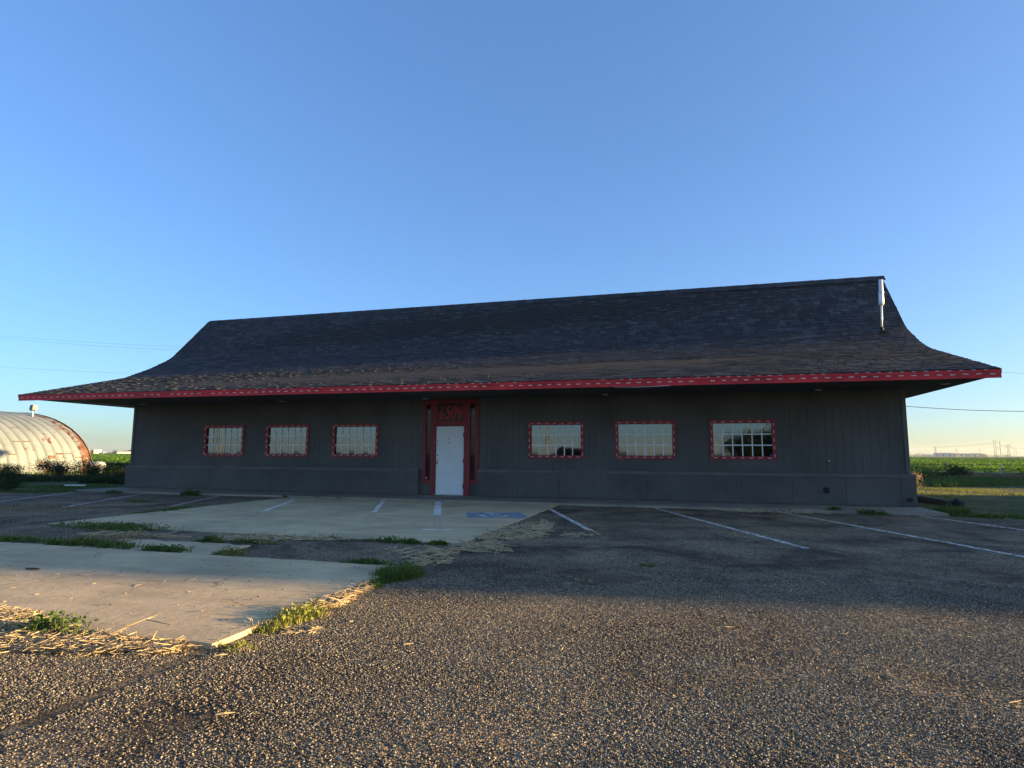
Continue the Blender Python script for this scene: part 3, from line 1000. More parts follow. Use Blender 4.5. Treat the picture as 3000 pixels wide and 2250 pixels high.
rel(hd.build("housing", paint("grey_lamp_paint", (.10, .10, .11), .15, 4, .5, 0), fl, bevel=.02), fb)
hd = MB().prism([(fb[0] + .01 + u, fb[1] - .15, fb[2] + .64 + v) for u, v in ((.135, -.17), (.15, -.17), (.19, .17), (.17, .17))], (0, 0, 0), (0, .30, 0))
rel(hd.build("lens", M['hut'], fl), fb)

# ================================================================== THINGS AROUND
def white_tank():
    b = (-16.9, 12.4, GR_Z)
    t = empty("small_tank", b)
    tag(t, "small white round-ended tank among weeds between hut and building", "tank")
    d = Vector((.9, .35, 0)).normalized(); c = Vector((-16.95, 12.4, .40))
    prof = [(-.55, .02), (-.52, .12), (-.44, .20), (-.30, .24), (.30, .24), (.44, .20), (.52, .12), (.55, .02)]
    rel(MB().tube([c + d * u for u, _ in prof], [r for _, r in prof], 16).build("shell", M['white'], t, True), b)
    for u in (-.3, .3):
        q = c + d * u
        rel(MB().box(q.x - .03, q.x + .03, q.y - .15, q.y + .15, GR_Z, .22).build("leg", M['steel'], t), b)
white_tank()
def board(pos, L, w, ang, label):
    m = MB().box(-L / 2, L / 2, -w / 2, w / 2, 0, .05)
    o = m.build("white_board", M['white'], bevel=.005); o.location = pos; o.rotation_euler = (0.02, 0.03, ang)
    tag(o, label, "board", "loose white boards")
board((-12.6, 3.9, GR_Z + .06), 1.3, .12, .25, "longest white board lying in the shaded weeds before the hut")
board((-14.4, 3.6, GR_Z + .06), .7, .1, .25, "short white board lying left of the longest one near the hut")
board((-3.4, 0.5, GR_Z + .06), .65, .1, .75, "lone white board lying on the grass near the building corner")

# timber at the right end of the building
m = MB().prism([(0, -.09, 0), (0, .09, 0), (0, .09, .15), (0, .05, .18), (0, -.05, .18), (0, -.09, .15)], (0, 0, 0), (2.4, 0, 0))
o = m.build("landscape_timber", M['timber'], bevel=.01)
o.location = (25.55, 1.55, GR_Z); o.rotation_euler = (0, 0, R_(90))
tag(o, "weathered square timber lying on the ground by the right wall", "timber")
m = MB(); m.tube([(0, 0, 0), (.05, 0, .14), (.0, .02, .22)], [.16, .15, .05], 9)
o = m.build("dark_stone", M['rubber']); o.location = (25.62, 1.38, GR_Z)
tag(o, "dark lump at the near end of the lying timber", "stone")

# fence
fence = empty("wire_fence", (33, 23, GR_Z))
tag(fence, "low wire fence with thin steel posts along the crop field", "fence")
fb0 = (33, 23, GR_Z)
fa, fd = Vector((28.0, 22.4, 0)), Vector((.97, .243, 0))
fm = MB().tube([(0, 0, 0), (0, 0, .86)], .032, 7).mesh("post", M['steel'])
for k in range(14):
    p = fa + fd * (-6 + 2.95 * k)
    rel(obj_from(fm, "post", fence, (p.x, p.y, GR_Z)), fb0)
for z, r in ((.72, .016), (.45, .006), (.2, .006)):
    a = fa + fd * -6; b = fa + fd * 33
    rel(MB().tube([(a.x, a.y, z), (b.x, b.y, z)], r, 5).build("rail" if r > .01 else "wire", M['wire'], fence), fb0)

# ------------------------------------------------------------------ plants
def blades(n, cx, cy, rx, ry, h, z, r, lean=.45, w=.006, hv=.6, clump=0.0, rot=0.0):
    """n bent grass blades, each of 3 triangles"""
    kc = max(3, n // 22)
    ca = r.random(kc) * 2 * np.pi; cd = np.sqrt(r.random(kc)); chh = .45 + .55 * r.random(kc) ** 1.2
    ci = r.integers(0, kc, n)
    cr = min(rx, ry) * .16 + .008
    ox, oy = r.normal(size=n) * cr, r.normal(size=n) * cr
    d = cd[ci]
    u, v = d * np.cos(ca[ci]) * rx + ox, d * np.sin(ca[ci]) * ry + oy
    bx = cx + u * math.cos(rot) - v * math.sin(rot); by = cy + u * math.sin(rot) + v * math.cos(rot)
    hh = h * (1 - hv + hv * r.random(n)) * (1.0 - .35 * d) * (chh[ci] if rx > 0 else 1.0)
    az = np.where(r.random(n) < .65, np.arctan2(oy, ox) + r.normal(size=n) * .6, r.random(n) * 2 * np.pi); ln = lean * (0.25 + 1.3 * r.random(n))
    dx, dy = np.cos(az), np.sin(az)
    wx, wy = -dy * w, dx * w
    V = np.zeros((n, 5, 3))
    zz = np.full(n, z)
    V[:, 0] = np.stack([bx - wx, by - wy, zz], 1); V[:, 1] = np.stack([bx + wx, by + wy, zz], 1)
    mx, my = bx + dx * hh * ln * .35, by + dy * hh * ln * .35
    V[:, 2] = np.stack([mx + wx * .8, my + wy * .8, zz + hh * .62], 1); V[:, 3] = np.stack([mx - wx * .8, my - wy * .8, zz + hh * .62], 1)
    V[:, 4] = np.stack([bx + dx * hh * ln, by + dy * hh * ln, zz + hh * (1 - .25 * ln)], 1)
    i = np.arange(n)[:, None] * 5
    F = np.concatenate([i + [0, 1, 2], i + [0, 2, 3], i + [3, 2, 4]])
    return V.reshape(-1, 3), F

def leaves(n, c, rad, size, r, clumps=9, flat=.6):
    """n small folded leaves gathered in clumps through an ellipsoid"""
    cc = r.normal(size=(clumps, 3)); cc /= np.maximum(np.linalg.norm(cc, axis=1, keepdims=True), .3)
    cc *= (r.random((clumps, 1)) ** .4) * .78
    p = cc[r.integers(0, clumps, n)] + r.normal(size=(n, 3)) * .22
    p = p * np.array(rad) + np.array(c)
    p[:, 2] = np.maximum(p[:, 2], c[2] - rad[2] * .98)
    d = r.normal(size=(n, 3)); d[:, 2] *= flat; d /= np.linalg.norm(d, axis=1, keepdims=True)
    e = np.cross(d, r.normal(size=(n, 3))); e /= np.maximum(np.linalg.norm(e, axis=1, keepdims=True), 1e-4)
    s = size * (.6 + .8 * r.random((n, 1)))
    V = np.stack([p, p + d * s * .5 + e * s * .28, p + d * s, p + d * s * .5 - e * s * .28], 1)
    i = np.arange(n)[:, None] * 4
    F = np.concatenate([i + [0, 1, 2], i + [0, 2, 3]])
    return V.reshape(-1, 3), F

def joinvf(parts):
    V, F, o = [], [], 0
    for v, f in parts:
        V.append(v); F.append(f + o); o += len(v)
    return np.concatenate(V), np.concatenate(F)

def tuft(label, x, y, rx, ry, h, n, mat='grass', z=LOT_Z, leafy=0.3, w=.006, group="weeds growing in the lot", lean=.75, dry=0, rot=0.0, name="grass_tuft"):
    r = np.random.default_rng(abs(hash((round(x * 100), round(y * 100)))) % (2 ** 31))
    pieces = [blades(int(n * (1 - leafy)) + 4, 0, 0, rx, ry, h, 0, r, lean, w, rot=rot)]
    if leafy:
        k = int(n * leafy) + 4
        a = r.random(k) * 6.283; d = np.sqrt(r.random(k)); 
        V, F = leaves(k, (0, 0, h * .35), (rx, ry, h * .38), min(.034, h * .30), r, 14)
        c, s_ = math.cos(rot), math.sin(rot)
        V = np.stack([V[:, 0] * c - V[:, 1] * s_, V[:, 0] * s_ + V[:, 1] * c, V[:, 2]], 1)
        pieces.append((V, F))
    V, F = joinvf(pieces)
    o = np_mesh(name, V, F, M[mat])
    o.location = (x, y, z)
    if dry:
        V, F = blades(max(dry, 60), 0, 0, rx, ry, h * 1.1, 0, r, lean * 1.6, w, rot=rot)
        np_mesh("dry_stalks", V, F, M['straw'], o)
    tag(o, label, "weeds" if leafy > .3 else "grass", group)
    return o

CZ = -0.045
tuft("wide dark weed mat at the front left corner of the far slab", 9.35, -8.75, 1.35, .42, .13, 2600, 'weed', leafy=.6)
tuft("weed strip along the left edge of the far concrete slab", 7.72, -6.0, .22, 1.0, .12, 900, 'weed', leafy=.5)
tuft("grass clump cut off by the left picture edge beside the near slab", 9.4, -10.35, .5, .22, .13, 700, 'grass')
tuft("broad weed clump on the far left edge of the near slab", 11.1, -10.45, .62, .24, .17, 1500, 'weed', leafy=.55)
tuft("low dark weeds at far left slab edge, left of the broad clump", 10.35, -10.45, .28, .16, .12, 500, 'weed', leafy=.5)
tuft("weed clump on the crack between near slab and small strip", 12.3, -10.55, .5, .17, .15, 1100, 'weed', leafy=.5)
tuft("small weed on the far side of the small concrete strip", 12.2, -9.62, .22, .14, .15, 420, 'weed', leafy=.5)
tuft("thin grass line right of the small concrete strip", 12.85, -9.5, .42, .1, .09, 420, 'grass', dry=60)
tuft("yellowish weed at the right tip of the small strip", 13.25, -10.45, .22, .16, .13, 420, 'grass2', leafy=.5, dry=30)
tuft("tall leafy weed rising from straw at the lower left", 14.52, -13.62, .27, .12, .24, 520, 'weed', leafy=.7, name="leafy_weed", w=.004)
tuft("bright grass at the near right slab edge above the lit corner", 15.88, -12.76, .17, .40, .12, 1700, 'grass2', leafy=.3, dry=260, w=.004)
tuft("thin bright grass at the right slab edge before the last clump", 15.88, -11.52, .10, .34, .10, 600, 'grass', leafy=.2, w=.004, dry=40)
tuft("tallest bright green grass clump at the far right slab corner", 15.93, -11.0, .22, .30, .20, 1300, 'grass', leafy=.1, w=.005)
tuft("dark weed mat behind the far right corner of the near slab", 15.25, -10.52, .42, .16, .09, 1000, 'weed', leafy=.7)
tuft("grass row at the front edge of the far concrete slab", 14.75, -8.80, .50, .10, .13, 700, 'grass', leafy=.25)
tuft("small grass tuft right of the grass row on the far slab edge", 15.42, -8.78, .14, .09, .12, 240, 'grass', leafy=.1)
tuft("tiny grass tuft on the front edge of the far slab", 13.68, -8.76, .10, .07, .10, 150, 'grass', leafy=.1)
tuft("small bright weed right of the lit slab corner in the gravel", 15.99, -13.50, .10, .08, .06, 220, 'grass2', leafy=.5, w=.003, dry=8)
tuft("lone small grass sprig in the shaded right gravel", 18.46, -9.6, .14, .09, .06, 150, 'grass', leafy=.2, w=.004)
tuft("larger weed clump on the right walkway edge below the wall", 22.85, -1.80, .34, .14, .16, 700, 'weed', leafy=.55)
tuft("weed clump on the walkway edge under the wall tap", 22.15, -1.62, .2, .12, .12, 380, 'weed', leafy=.5, z=-.004)
tuft("tiny weed on the walkway edge below the rightmost window", 21.1, -1.76, .14, .08, .09, 200, 'weed', leafy=.4)
tuft("tall green grass at the right corner of the building", 24.75, -.75, .35, .5, .38, 1200, 'grass', leafy=.35, z=GR_Z, w=.009)
tuft("low grass fringe right of the walkway end", 25.2, -1.75, .9, .25, .14, 1400, 'grass', leafy=.3, w=.008)
tuft("dark bushy weed on the left walkway edge", 4.3, -1.88, .42, .16, .24, 900, 'weed', leafy=.6)
tuft("low weeds in the gravel between two left parking lines", 5.0, -4.3, .42, .3, .07, 700, 'weed', leafy=.4)
tuft("small dark weed on the walkway edge left of the door", 8.66, -1.66, .18, .08, .12, 260, 'weed', leafy=.5)
tuft("tiny dark weed on walkway edge near the middle left window", 7.6, -1.72, .14, .07, .09, 180, 'weed', leafy=.5)
tuft("tiny weed at the walkway edge just left of the door line", 9.35, -1.74, .10, .06, .09, 140, 'weed', leafy=.5)
tuft("small weed on the walkway edge at the far left", 1.2, -1.85, .35, .10, .14, 350, 'weed', leafy=.5)

def bush(label, x, y, rad, n, size, mat='bush', name="bush", z=GR_Z, group=None, cat="bush", clumps=14):
    r = np.random.default_rng(int(abs(x * 131 + y * 977)) + 5)
    root = empty(name, (x, y, z))
    V, F = leaves(n, (0, 0, rad[2] * .95), rad, size, r, clumps)
    np_mesh("foliage", V, F, M[mat], root)
    m = MB()
    for k in range(7):
        a = r.random() * 6.28; q = r.random() * .7 + .2
        tip = (math.cos(a) * rad[0] * q, math.sin(a) * rad[1] * q, rad[2] * (1.0 + .7 * r.random()))
        m.tube([(tip[0] * .1, tip[1] * .1, 0), (tip[0] * .45, tip[1] * .45, tip[2] * .55), tip], [.016, .011, .004], 5)
    m.build("stem", M['stem'], root)
    tag(root, label, cat, group)
    return root
bg_ = "bushes between the hut and the building"
bush("dark bush hugging the left corner of the building", -1.05, .9, (.55, .7, .55), 3200, .05, group=bg_)
bush("large dark bush at the right foot of the hut", -9.2, 5.9, (1.3, .8, .52), 6000, .055, group=bg_, clumps=22)
bush("spiky bush in front of the hut's right half", -11.2, 5.4, (1.3, .8, .55), 5500, .055, group=bg_, clumps=22)
bush("low bush before the middle of the hut", -13.6, 4.9, (1.4, .8, .40), 4500, .05, group=bg_, clumps=22)
bush("low bush before the left part of the hut", -16.6, 4.1, (1.8, .8, .42), 5500, .05, group=bg_, clumps=24)
bush("bush below the small white tank", -7.3, 5.6, (1.0, .8, .42), 5000, .05, group=bg_, clumps=18)
bush("bush between the white tank and the building corner", -5.4, 5.5, (.9, .8, .50), 4500, .05, group=bg_, clumps=18)
bush("low bush right beside the building's back left corner", -3.6, 4.6, (.8, .7, .42), 4000, .05, group=bg_, clumps=16)
bush("dark shrub at the left picture edge by the lot", -3.1, -2.1, (.8, .55, .42), 4000, .045, group=bg_, clumps=18)
bush("tan dry bush beyond the building's right wall", 28.3, 12.6, (.32, .4, .40), 420, .06, 'dry', group="weeds along the fence", clumps=10)
bush("dark weed hump left of the first fence post", 31.0, 20.4, (1.7, .8, .48), 2200, .09, 'weed', group="weeds along the fence", clumps=16)
bush("dark tall weed bush just right of the first fence post", 33.4, 22.3, (.8, .6, .5), 1400, .09, 'bush', group="weeds along the fence", clumps=12)

# lawn blades left and right (nobody could count them)
def lawn(name, label, regions, mat, h, n, w=.008, z=GR_Z):
    r = np.random.default_rng(len(label)); parts_ = []
    for (poly, cnt) in regions:
        (x0, y0), (x1, y1), (x2, y2), (x3, y3) = poly
        nn = int(cnt * 4)
        u, v = r.random(nn), r.random(nn)
        px = (x0 * (1 - u) + x1 * u) * (1 - v) + (x3 * (1 - u) + x2 * u) * v
        py = (y0 * (1 - u) + y1 * u) * (1 - v) + (y3 * (1 - u) + y2 * u) * v
        f = np.sin(px * 1.3 + 2 * np.sin(py * .7)) + np.sin(py * 1.7 + 1.5 * np.sin(px * .9)) + .9 * r.normal(size=nn)
        keep = np.argsort(-f)[:cnt]
        V, F = blades(cnt, 0, 0, 0.0, 0.0, h, z, r, .7, w)
        off = np.stack([px[keep], py[keep], np.zeros(cnt)], 1)
        V = (V.reshape(cnt, 5, 3) + off[:, None, :]).reshape(-1, 3)
        parts_.append((V, F))
    V, F = joinvf(parts_)
    o = np_mesh(name, V, F, M[mat])
    tag(o, label, "grass", kind='stuff')
lawn("lawn_grass", "short green grass on the ground left of the building", [([(-14, -4.2), (-.4, -2.2), (-.6, 6), (-18, 4)], 26000), ([(-8, -4.6), (-.8, -2.6), (-.4, -1.7), (-8, -3.2)], 6000)], 'grass', .10, 0, .009)
lawn("lawn_grass", "patchy short grass on the ground right of the building", [([(24.6, -1.4), (36, -1.6), (38, 12), (25.6, 12)], 15000), ([(25, 6.5), (31, 5), (32, 10), (27, 12)], 2600)], 'grass2', .09, 0, .009)
lawn("tall_weeds", "dense dark tall weeds in front of the fence", [([(27.5, 12.5), (40, 15), (44, 25.2), (28.5, 22.0)], 30000)], 'weed', .40, 0, .012)
lawn("seed_grass", "tan dry seed heads along the fence line", [([(30, 20.5), (46, 24.5), (46, 26.0), (31, 23.0)], 9000)], 'dry', .62, 0, .010)
lawn("tall_weeds", "dense shaded weeds in front of the hut", [([(-24, 2.2), (-2.5, 2.8), (-3.0, 6.2), (-24, 5.2)], 24000)], 'bush', .42, 0, .016)
lawn("wild_grass", "wild grass between the bushes and the left crop field", [([(-34, 12), (-3, 7.5), (-4, 22), (-34, 32)], 14000)], 'grass', .28, 0, .016)

lawn("dry_grass", "thin dry grass growing through the gravel at left", [([(1.0, -8.8), (7.4, -8.8), (7.4, -6.2), (1.5, -5.6)], 2600), ([(8.6, -10.3), (11.0, -10.3), (11.2, -9.2), (8.0, -9.4)], 1500)], 'dry', .055, 0, .006, LOT_Z)
# crop fields
def crops(name, label, x0, x1, y0, y1, cone, n, h):
    r = np.random.default_rng(len(name) + int(abs(x0)))
    m = MB(); st = 6.0
    gx = np.arange(x0, x1 + .1, (x1 - x0) / 60); gy = np.arange(y0, y1 + .1, (y1 - y0) / 60)
    X, Y = np.meshgrid(gx, gy); Z = .22 + .03 * r.normal(size=X.shape)
    V = np.stack([X.ravel(), Y.ravel(), Z.ravel()], 1); k = len(gx)
    i = (np.arange(len(gy) - 1)[:, None] * k + np.arange(k - 1)[None, :]).ravel()
    F = np.stack([i, i + 1, i + k + 1, i + k], 1)
    o = np_mesh(name, V, F, M['crop_ground'])
    tag(o, label, "crops", kind='stuff')
    # leaves along rows, inside the seen wedge, thinning with distance
    d = cone[0] * (cone[1] / cone[0]) ** r.random(n)
    b = R_(cone[2]) + (R_(cone[3]) - R_(cone[2])) * r.random(n)
    px = CAM.x + d * np.sin(b); py = CAM.y + d * np.cos(b)
    row = .97
    px = np.round(px / row) * row + r.normal(size=n) * .16
    ok = (px > x0) & (px < x1) & (py > y0) & (py < y1)
    px, py, d = px[ok], py[ok], d[ok]; n = len(px)
    V, F = leaves(n, (0, 0, 0), (.01, .01, .01), .17, r, 3)
    sc = np.clip(d / 45, .8, 4)
    V = V.reshape(n, 4, 3) * sc[:, None, None]
    V[:, :, 2] *= (.8 / np.maximum(sc, 1))[:, None]
    V += np.stack([px, py, .10 + h * r.random(n) ** .6], 1)[:, None, :]
    np_mesh("crop_leaves", V.reshape(-1, 3), F, M['crop'], o)
crops("crop_field", "green crop field right of the building", 5, 330, 27, 420, (40, 330, 7.5, 28), 60000, .42)
crops("crop_field", "green crop field seen between hut and building", -330, 4.9, 26, 300, (52, 330, -58, -44), 50000, .42)

# ------------------------------------------------------------------ straw
def straw(label, poly, n, L, thick, h, z, seed, ang=None):
    r = np.random.default_rng(seed)
    P = np.array(poly, float); k = len(P)
    c = P.mean(0); tri = r.integers(0, k, n); a, b = r.random(n), r.random(n)
    fl = a + b > 1; a[fl], b[fl] = 1 - a[fl], 1 - b[fl]
    p = c + (P[tri] - c) * a[:, None] + (P[(tri + 1) % k] - c) * b[:, None]
    az = r.random(n) * np.pi if ang is None else np.where(r.random(n) < .75, r.normal(ang, .6, n), r.random(n) * np.pi)
    ln = L * (.25 + .9 * r.random(n) ** 1.5)
    el = r.normal(0, .16, n)
    d = np.stack([np.cos(az) * np.cos(el), np.sin(az) * np.cos(el), np.sin(el)], 1)
    up = np.array([0, 0, 1.0]); s = np.cross(d, up); s /= np.linalg.norm(s, axis=1, keepdims=True); q = np.cross(s, d)
    ctr = np.stack([p[:, 0], p[:, 1], z + h * r.random(n) ** 1.6 + np.abs(np.sin(el)) * ln * .4], 1)
    t = thick * (.5 + r.random(n))
    bend = r.normal(0, .17, (n, 1)) * ln[:, None]
    V = np.zeros((n, 9, 3))
    for e, (u, off) in enumerate(((-.5, 0.0), (0.0, 1.0), (.5, 0.0))):
        cc = ctr + d * (ln * u)[:, None] + s * bend * off
        V[:, e * 3] = cc + q * t[:, None]; V[:, e * 3 + 1] = cc + s * t[:, None] - q * t[:, None] * .5; V[:, e * 3 + 2] = cc - s * t[:, None] - q * t[:, None] * .5
    V[:, :, 2] = np.maximum(V[:, :, 2], z + .001)
    i = np.arange(n)[:, None] * 9; F = []
    for e in (0, 3):
        for j in range(3):
            j2 = (j + 1) % 3
            F.append(np.concatenate([i + [e + j, e + j2, e + 3 + j2], i + [e + j, e + 3 + j2, e + 3 + j]]))
    o = np_mesh("dry_straw", V.reshape(-1, 3), np.concatenate(F), M['straw'])
    tag(o, label, "straw", kind='stuff')
straw("thick drift of dry straw along the near slab's front edge", [(13.2, -13.52), (14.4, -13.56), (15.72, -13.57), (15.62, -13.74), (15.0, -13.92), (14.3, -14.05), (13.5, -13.95)], 3200, .14, .0023, .05, LOT_Z, 1, .15)
straw("straw lying on top of the near slab at left picture edge", [(13.3, -13.3), (13.9, -13.3), (14.15, -13.42), (13.9, -13.52), (13.3, -13.5)], 600, .12, .002, .018, -.025, 2, .2)
straw("bright straw on the right slab edge between two grass clumps", [(15.78, -12.4), (15.84, -11.6), (15.92, -11.6), (15.98, -12.0), (16.06, -12.35), (15.95, -12.45)], 420, .15, .003, .03, LOT_Z + .01, 3, .7)
straw("large shaded straw drift at the right corner of the far slab", [(15.72, -7.9), (15.90, -6.5), (16.3, -5.6), (16.55, -6.2), (16.75, -7.4), (16.45, -8.1), (16.0, -8.3)], 330, .30, .0075, .035, LOT_Z, 4, .25)
straw("shaded straw patch below the large drift", [(15.6, -8.7), (16.1, -8.5), (16.5, -8.7), (16.6, -9.2), (16.2, -9.4), (15.8, -9.4)], 150, .28, .0075, .03, LOT_Z, 5, .2)
straw("thin straw patch behind the bright corner grass", [(14.9, -9.4), (15.5, -9.15), (16.0, -9.4), (16.15, -10.2), (15.9, -10.5), (15.6, -10.1)], 140, .26, .0075, .025, LOT_Z, 6, .3)
straw("thin straw line before the far slab's front edge", [(11.9, -9.0), (13.9, -8.78), (14.0, -8.86), (12.6, -9.3), (11.9, -9.35)], 150, .34, .007, .02, LOT_Z, 7, .2)
straw("small straw patch in the gravel left of the first right stripe", [(16.9, -7.2), (17.4, -7.0), (17.5, -7.3), (17.0, -7.5)], 26, .22, .007, .02, LOT_Z, 8, .2)
straw("straw bits before the wide dark weed mat", [(9.6, -9.4), (11.4, -9.1), (11.6, -9.4), (9.8, -9.7)], 80, .34, .007, .015, LOT_Z, 9, .2)
straw("small straw patch in gravel beside the lit slab corner", [(16.0, -13.0), (16.25, -12.9), (16.3, -13.05), (16.05, -13.15)], 70, .10, .0025, .012, LOT_Z, 10, .3)
straw("straw bits scattered on the lit near slab", [(12.5, -13.3), (15.6, -13.3), (15.6, -10.9), (11.5, -10.9)], 60, .08, .0022, .004, -.025, 11)
straw("stray straw bits scattered over the open gravel", [(14.5, -15.2), (22.5, -13.5), (23.5, -9), (16.4, -9), (16.2, -13)], 40, .08, .0022, .004, LOT_Z + .004, 12)
straw("straw strewn along the walkway's right edge", [(19.5, -1.9), (21.5, -1.78), (22, -1.95), (20, -2.2)], 80, .36, .009, .012, LOT_Z, 13, .1)
# forked dead stick on the slab's front edge
st = MB()
st.tube([(14.98, -13.60, -.035), (15.10, -13.52, .03), (15.20, -13.44, .075), (15.25, -13.42, .10)], [.008, .007, .006, .002], 6)
st.tube([(15.17, -13.46, .06), (15.28, -13.47, .055), (15.42, -13.49, .05)], [.006, .005, .002], 6)
tag(st.build("forked_stick", M['straw']), "forked dead stick propped on the near slab's front edge", "stick")
for lb, (x, y), L, a in (("short pale stick lying below the small bright weed at slab corner", (16.0, -13.66), .07, .4), ("pale bent stick lying in the gravel at the lower left", (16.66, -14.37), .085, .35), ("pale stick lying alone in the middle of the lit gravel", (19.15, -12.05), .12, .1)):
    s_ = MB(); d = Vector((math.cos(a), math.sin(a), 0))
    c = Vector((x, y, LOT_Z + .012))
    s_.tube([c - d * L / 2, c + Vector((0, 0, .006)), c + d * L / 2 + Vector((0, .01, .004))], [.0045, .005, .002], 6)
    tag(s_.build("dead_stick", M['straw']), lb, "stick", "dead sticks in the gravel")
lf = MB().prism([(11.95, -12.02, 0), (12.05, -12.05, .01), (12.17, -12.03, .006), (12.07, -11.99, 0)], (0, 0, -.024), (0, 0, -.012))
tag(lf.build("dark_scrap", M['rubber']), "flat dark scrap lying alone on the near slab", "scrap")

def pebbles():
    r = np.random.default_rng(77); V, F = [], []
    oct_ = np.array([(1, 0, 0), (0, 1, 0), (-1, 0, 0), (0, -1, 0), (0, 0, 1), (0, 0, -1)], float)
    tri = np.array([(0, 1, 4), (1, 2, 4), (2, 3, 4), (3, 0, 4), (1, 0, 5), (2, 1, 5), (3, 2, 5), (0, 3, 5)])
    o = 0
    for (x0, x1, y0, y1, z, n) in ((12.7, 15.8, -13.5, -10.7, -.025, 150), (6, 12.5, -13.5, -10.7, -.028, 110), (8, 15.6, -8.6, -2, -.045, 130)):
        for _ in range(n):
            u = r.random(); q = r.uniform(.003, .011)
            c = np.array([x0 + (x1 - x0) * (1 - u ** 2.2), y0 + (y1 - y0) * r.random(), z + q * .45])
            a = r.random() * 6.28; k = oct_ * q * r.uniform(.6, 1.2, (6, 3)) * (1, 1, .6)
            k = np.stack([k[:, 0] * math.cos(a) - k[:, 1] * math.sin(a), k[:, 0] * math.sin(a) + k[:, 1] * math.cos(a), k[:, 2]], 1)
            V.append(k + c); F.append(tri + o); o += 6
    tag(np_mesh("slab_pebbles", np.concatenate(V), np.concatenate(F), M['gravel']), "small dark pebbles strewn over the concrete slabs", "gravel", kind='stuff')
pebbles()

# ------------------------------------------------------------------ loose chippings near the camera
def gravel_stones():
    k = Nodes("loose_stones")
    r = k.n("ShaderNodeObjectInfo").outputs["Random"]
    c = k.ramp(r, [(0.0, (0.035, 0.032, 0.028)), (0.4, (0.095, 0.083, 0.062)), (0.65, (0.19, 0.16, 0.115)), (0.88, (0.32, 0.27, 0.185)), (0.97, (0.46, 0.40, 0.29)), (1.0, (0.60, 0.55, 0.45))])
    k.l(c, k.b.inputs["Base Color"]); k.b.inputs["Roughness"].default_value = .85
    k.b.inputs["Specular IOR Level"].default_value = .3
    import bmesh
    coll = bpy.data.collections.new("stone_shapes")
    r = random.Random(2); shapes = []
    for i in range(5):
        bm = bmesh.new(); bmesh.ops.create_icosphere(bm, subdivisions=1, radius=1)
        sx, sy, sz = r.uniform(.75, 1.3), r.uniform(.65, 1.0), r.uniform(.45, .7)
        for v in bm.verts:
            v.co = Vector((v.co.x * sx, v.co.y * sy, v.co.z * sz)) * r.uniform(.72, 1.15)
        me = bpy.data.meshes.new("stone_shape"); bm.to_mesh(me); bm.free(); me.materials.append(k.m)
        shapes.append(bpy.data.objects.new("stone_shape", me)); coll.objects.link(shapes[-1])
    m = MB()
    zz = LOT_Z + .001
    cells = []
    for x0, x1, y0, y1 in ((13.0, 15.86, -16.6, -13.60), (15.86, 24.5, -16.6, -9.5)):
        xs = np.arange(x0, x1 + .01, .25 if x1 - x0 < 3 else .25); ys = np.arange(y0, y1 + .01, .25)
        for a in xs[:-1]:
            for b in ys[:-1]:
                c = Vector((a + .125, b + .125, 0)); d = c - Vector((CAM.x, CAM.y, 0))
                fw = d.dot(Vector((_f.x, _f.y, 0)).normalized()); sd = abs(d.dot(_r))
                if fw > 1.8 and sd < fw * .90 + .5 and fw < 7.6:
                    m.quadpts((a, b, zz), (a + .25, b, zz), (a + .25, b + .25, zz), (a, b + .25, zz))
                    cells.append(1.0 if fw < 4.5 else max(.15, 1 - (fw - 4.5) / 3.2))
    o = m.build("loose_gravel", k.m)
    at = o.data.attributes.new("dens", 'FLOAT', 'FACE'); at.data.foreach_set("value", cells)
    ng = bpy.data.node_groups.new("scatter_stones", 'GeometryNodeTree')
    ng.interface.new_socket("Geometry", in_out='INPUT', socket_type='NodeSocketGeometry')
    ng.interface.new_socket("Geometry", in_out='OUTPUT', socket_type='NodeSocketGeometry')
    N = ng.nodes; Lk = ng.links
    gi, go = N.new("NodeGroupInput"), N.new("NodeGroupOutput")
    dp = N.new("GeometryNodeDistributePointsOnFaces")
    na = N.new("GeometryNodeInputNamedAttribute"); na.data_type = 'FLOAT'; na.inputs["Name"].default_value = "dens"
    mu = N.new("ShaderNodeMath"); mu.operation = 'MULTIPLY'; mu.inputs[1].default_value = 11000
    nz = N.new("ShaderNodeTexNoise"); nz.inputs["Scale"].default_value = 1.2; nz.inputs["Detail"].default_value = 4
    mr = N.new("ShaderNodeMapRange"); mr.inputs[1].default_value = .34; mr.inputs[2].default_value = .6; mr.inputs[3].default_value = .12; mr.inputs[4].default_value = 1.2
    mu2 = N.new("ShaderNodeMath"); mu2.operation = 'MULTIPLY'
    Lk.new(gi.outputs[0], dp.inputs["Mesh"]); Lk.new(na.outputs[0], mu.inputs[0])
    Lk.new(nz.outputs[0], mr.inputs[0]); Lk.new(mu.outputs[0], mu2.inputs[0]); Lk.new(mr.outputs[0], mu2.inputs[1])
    Lk.new(mu2.outputs[0], dp.inputs["Density"])
    ci = N.new("GeometryNodeCollectionInfo"); ci.inputs[0].default_value = coll; ci.inputs[1].default_value = True; ci.inputs[2].default_value = True
    ip = N.new("GeometryNodeInstanceOnPoints"); ip.inputs["Pick Instance"].default_value = True
    rr = N.new("FunctionNodeRandomValue"); rr.data_type = 'FLOAT_VECTOR'; rr.inputs[0].default_value = (-.5, -.5, 0); rr.inputs[1].default_value = (.5, .5, 6.283)
    rsz = N.new("FunctionNodeRandomValue"); rsz.data_type = 'FLOAT'; rsz.inputs[2].default_value = .0020; rsz.inputs[3].default_value = .0064; rsz.inputs["Seed"].default_value = 5
    Lk.new(dp.outputs["Points"], ip.inputs["Points"]); Lk.new(ci.outputs[0], ip.inputs["Instance"])
    Lk.new(rr.outputs[0], ip.inputs["Rotation"]); Lk.new(rsz.outputs[1], ip.inputs["Scale"])
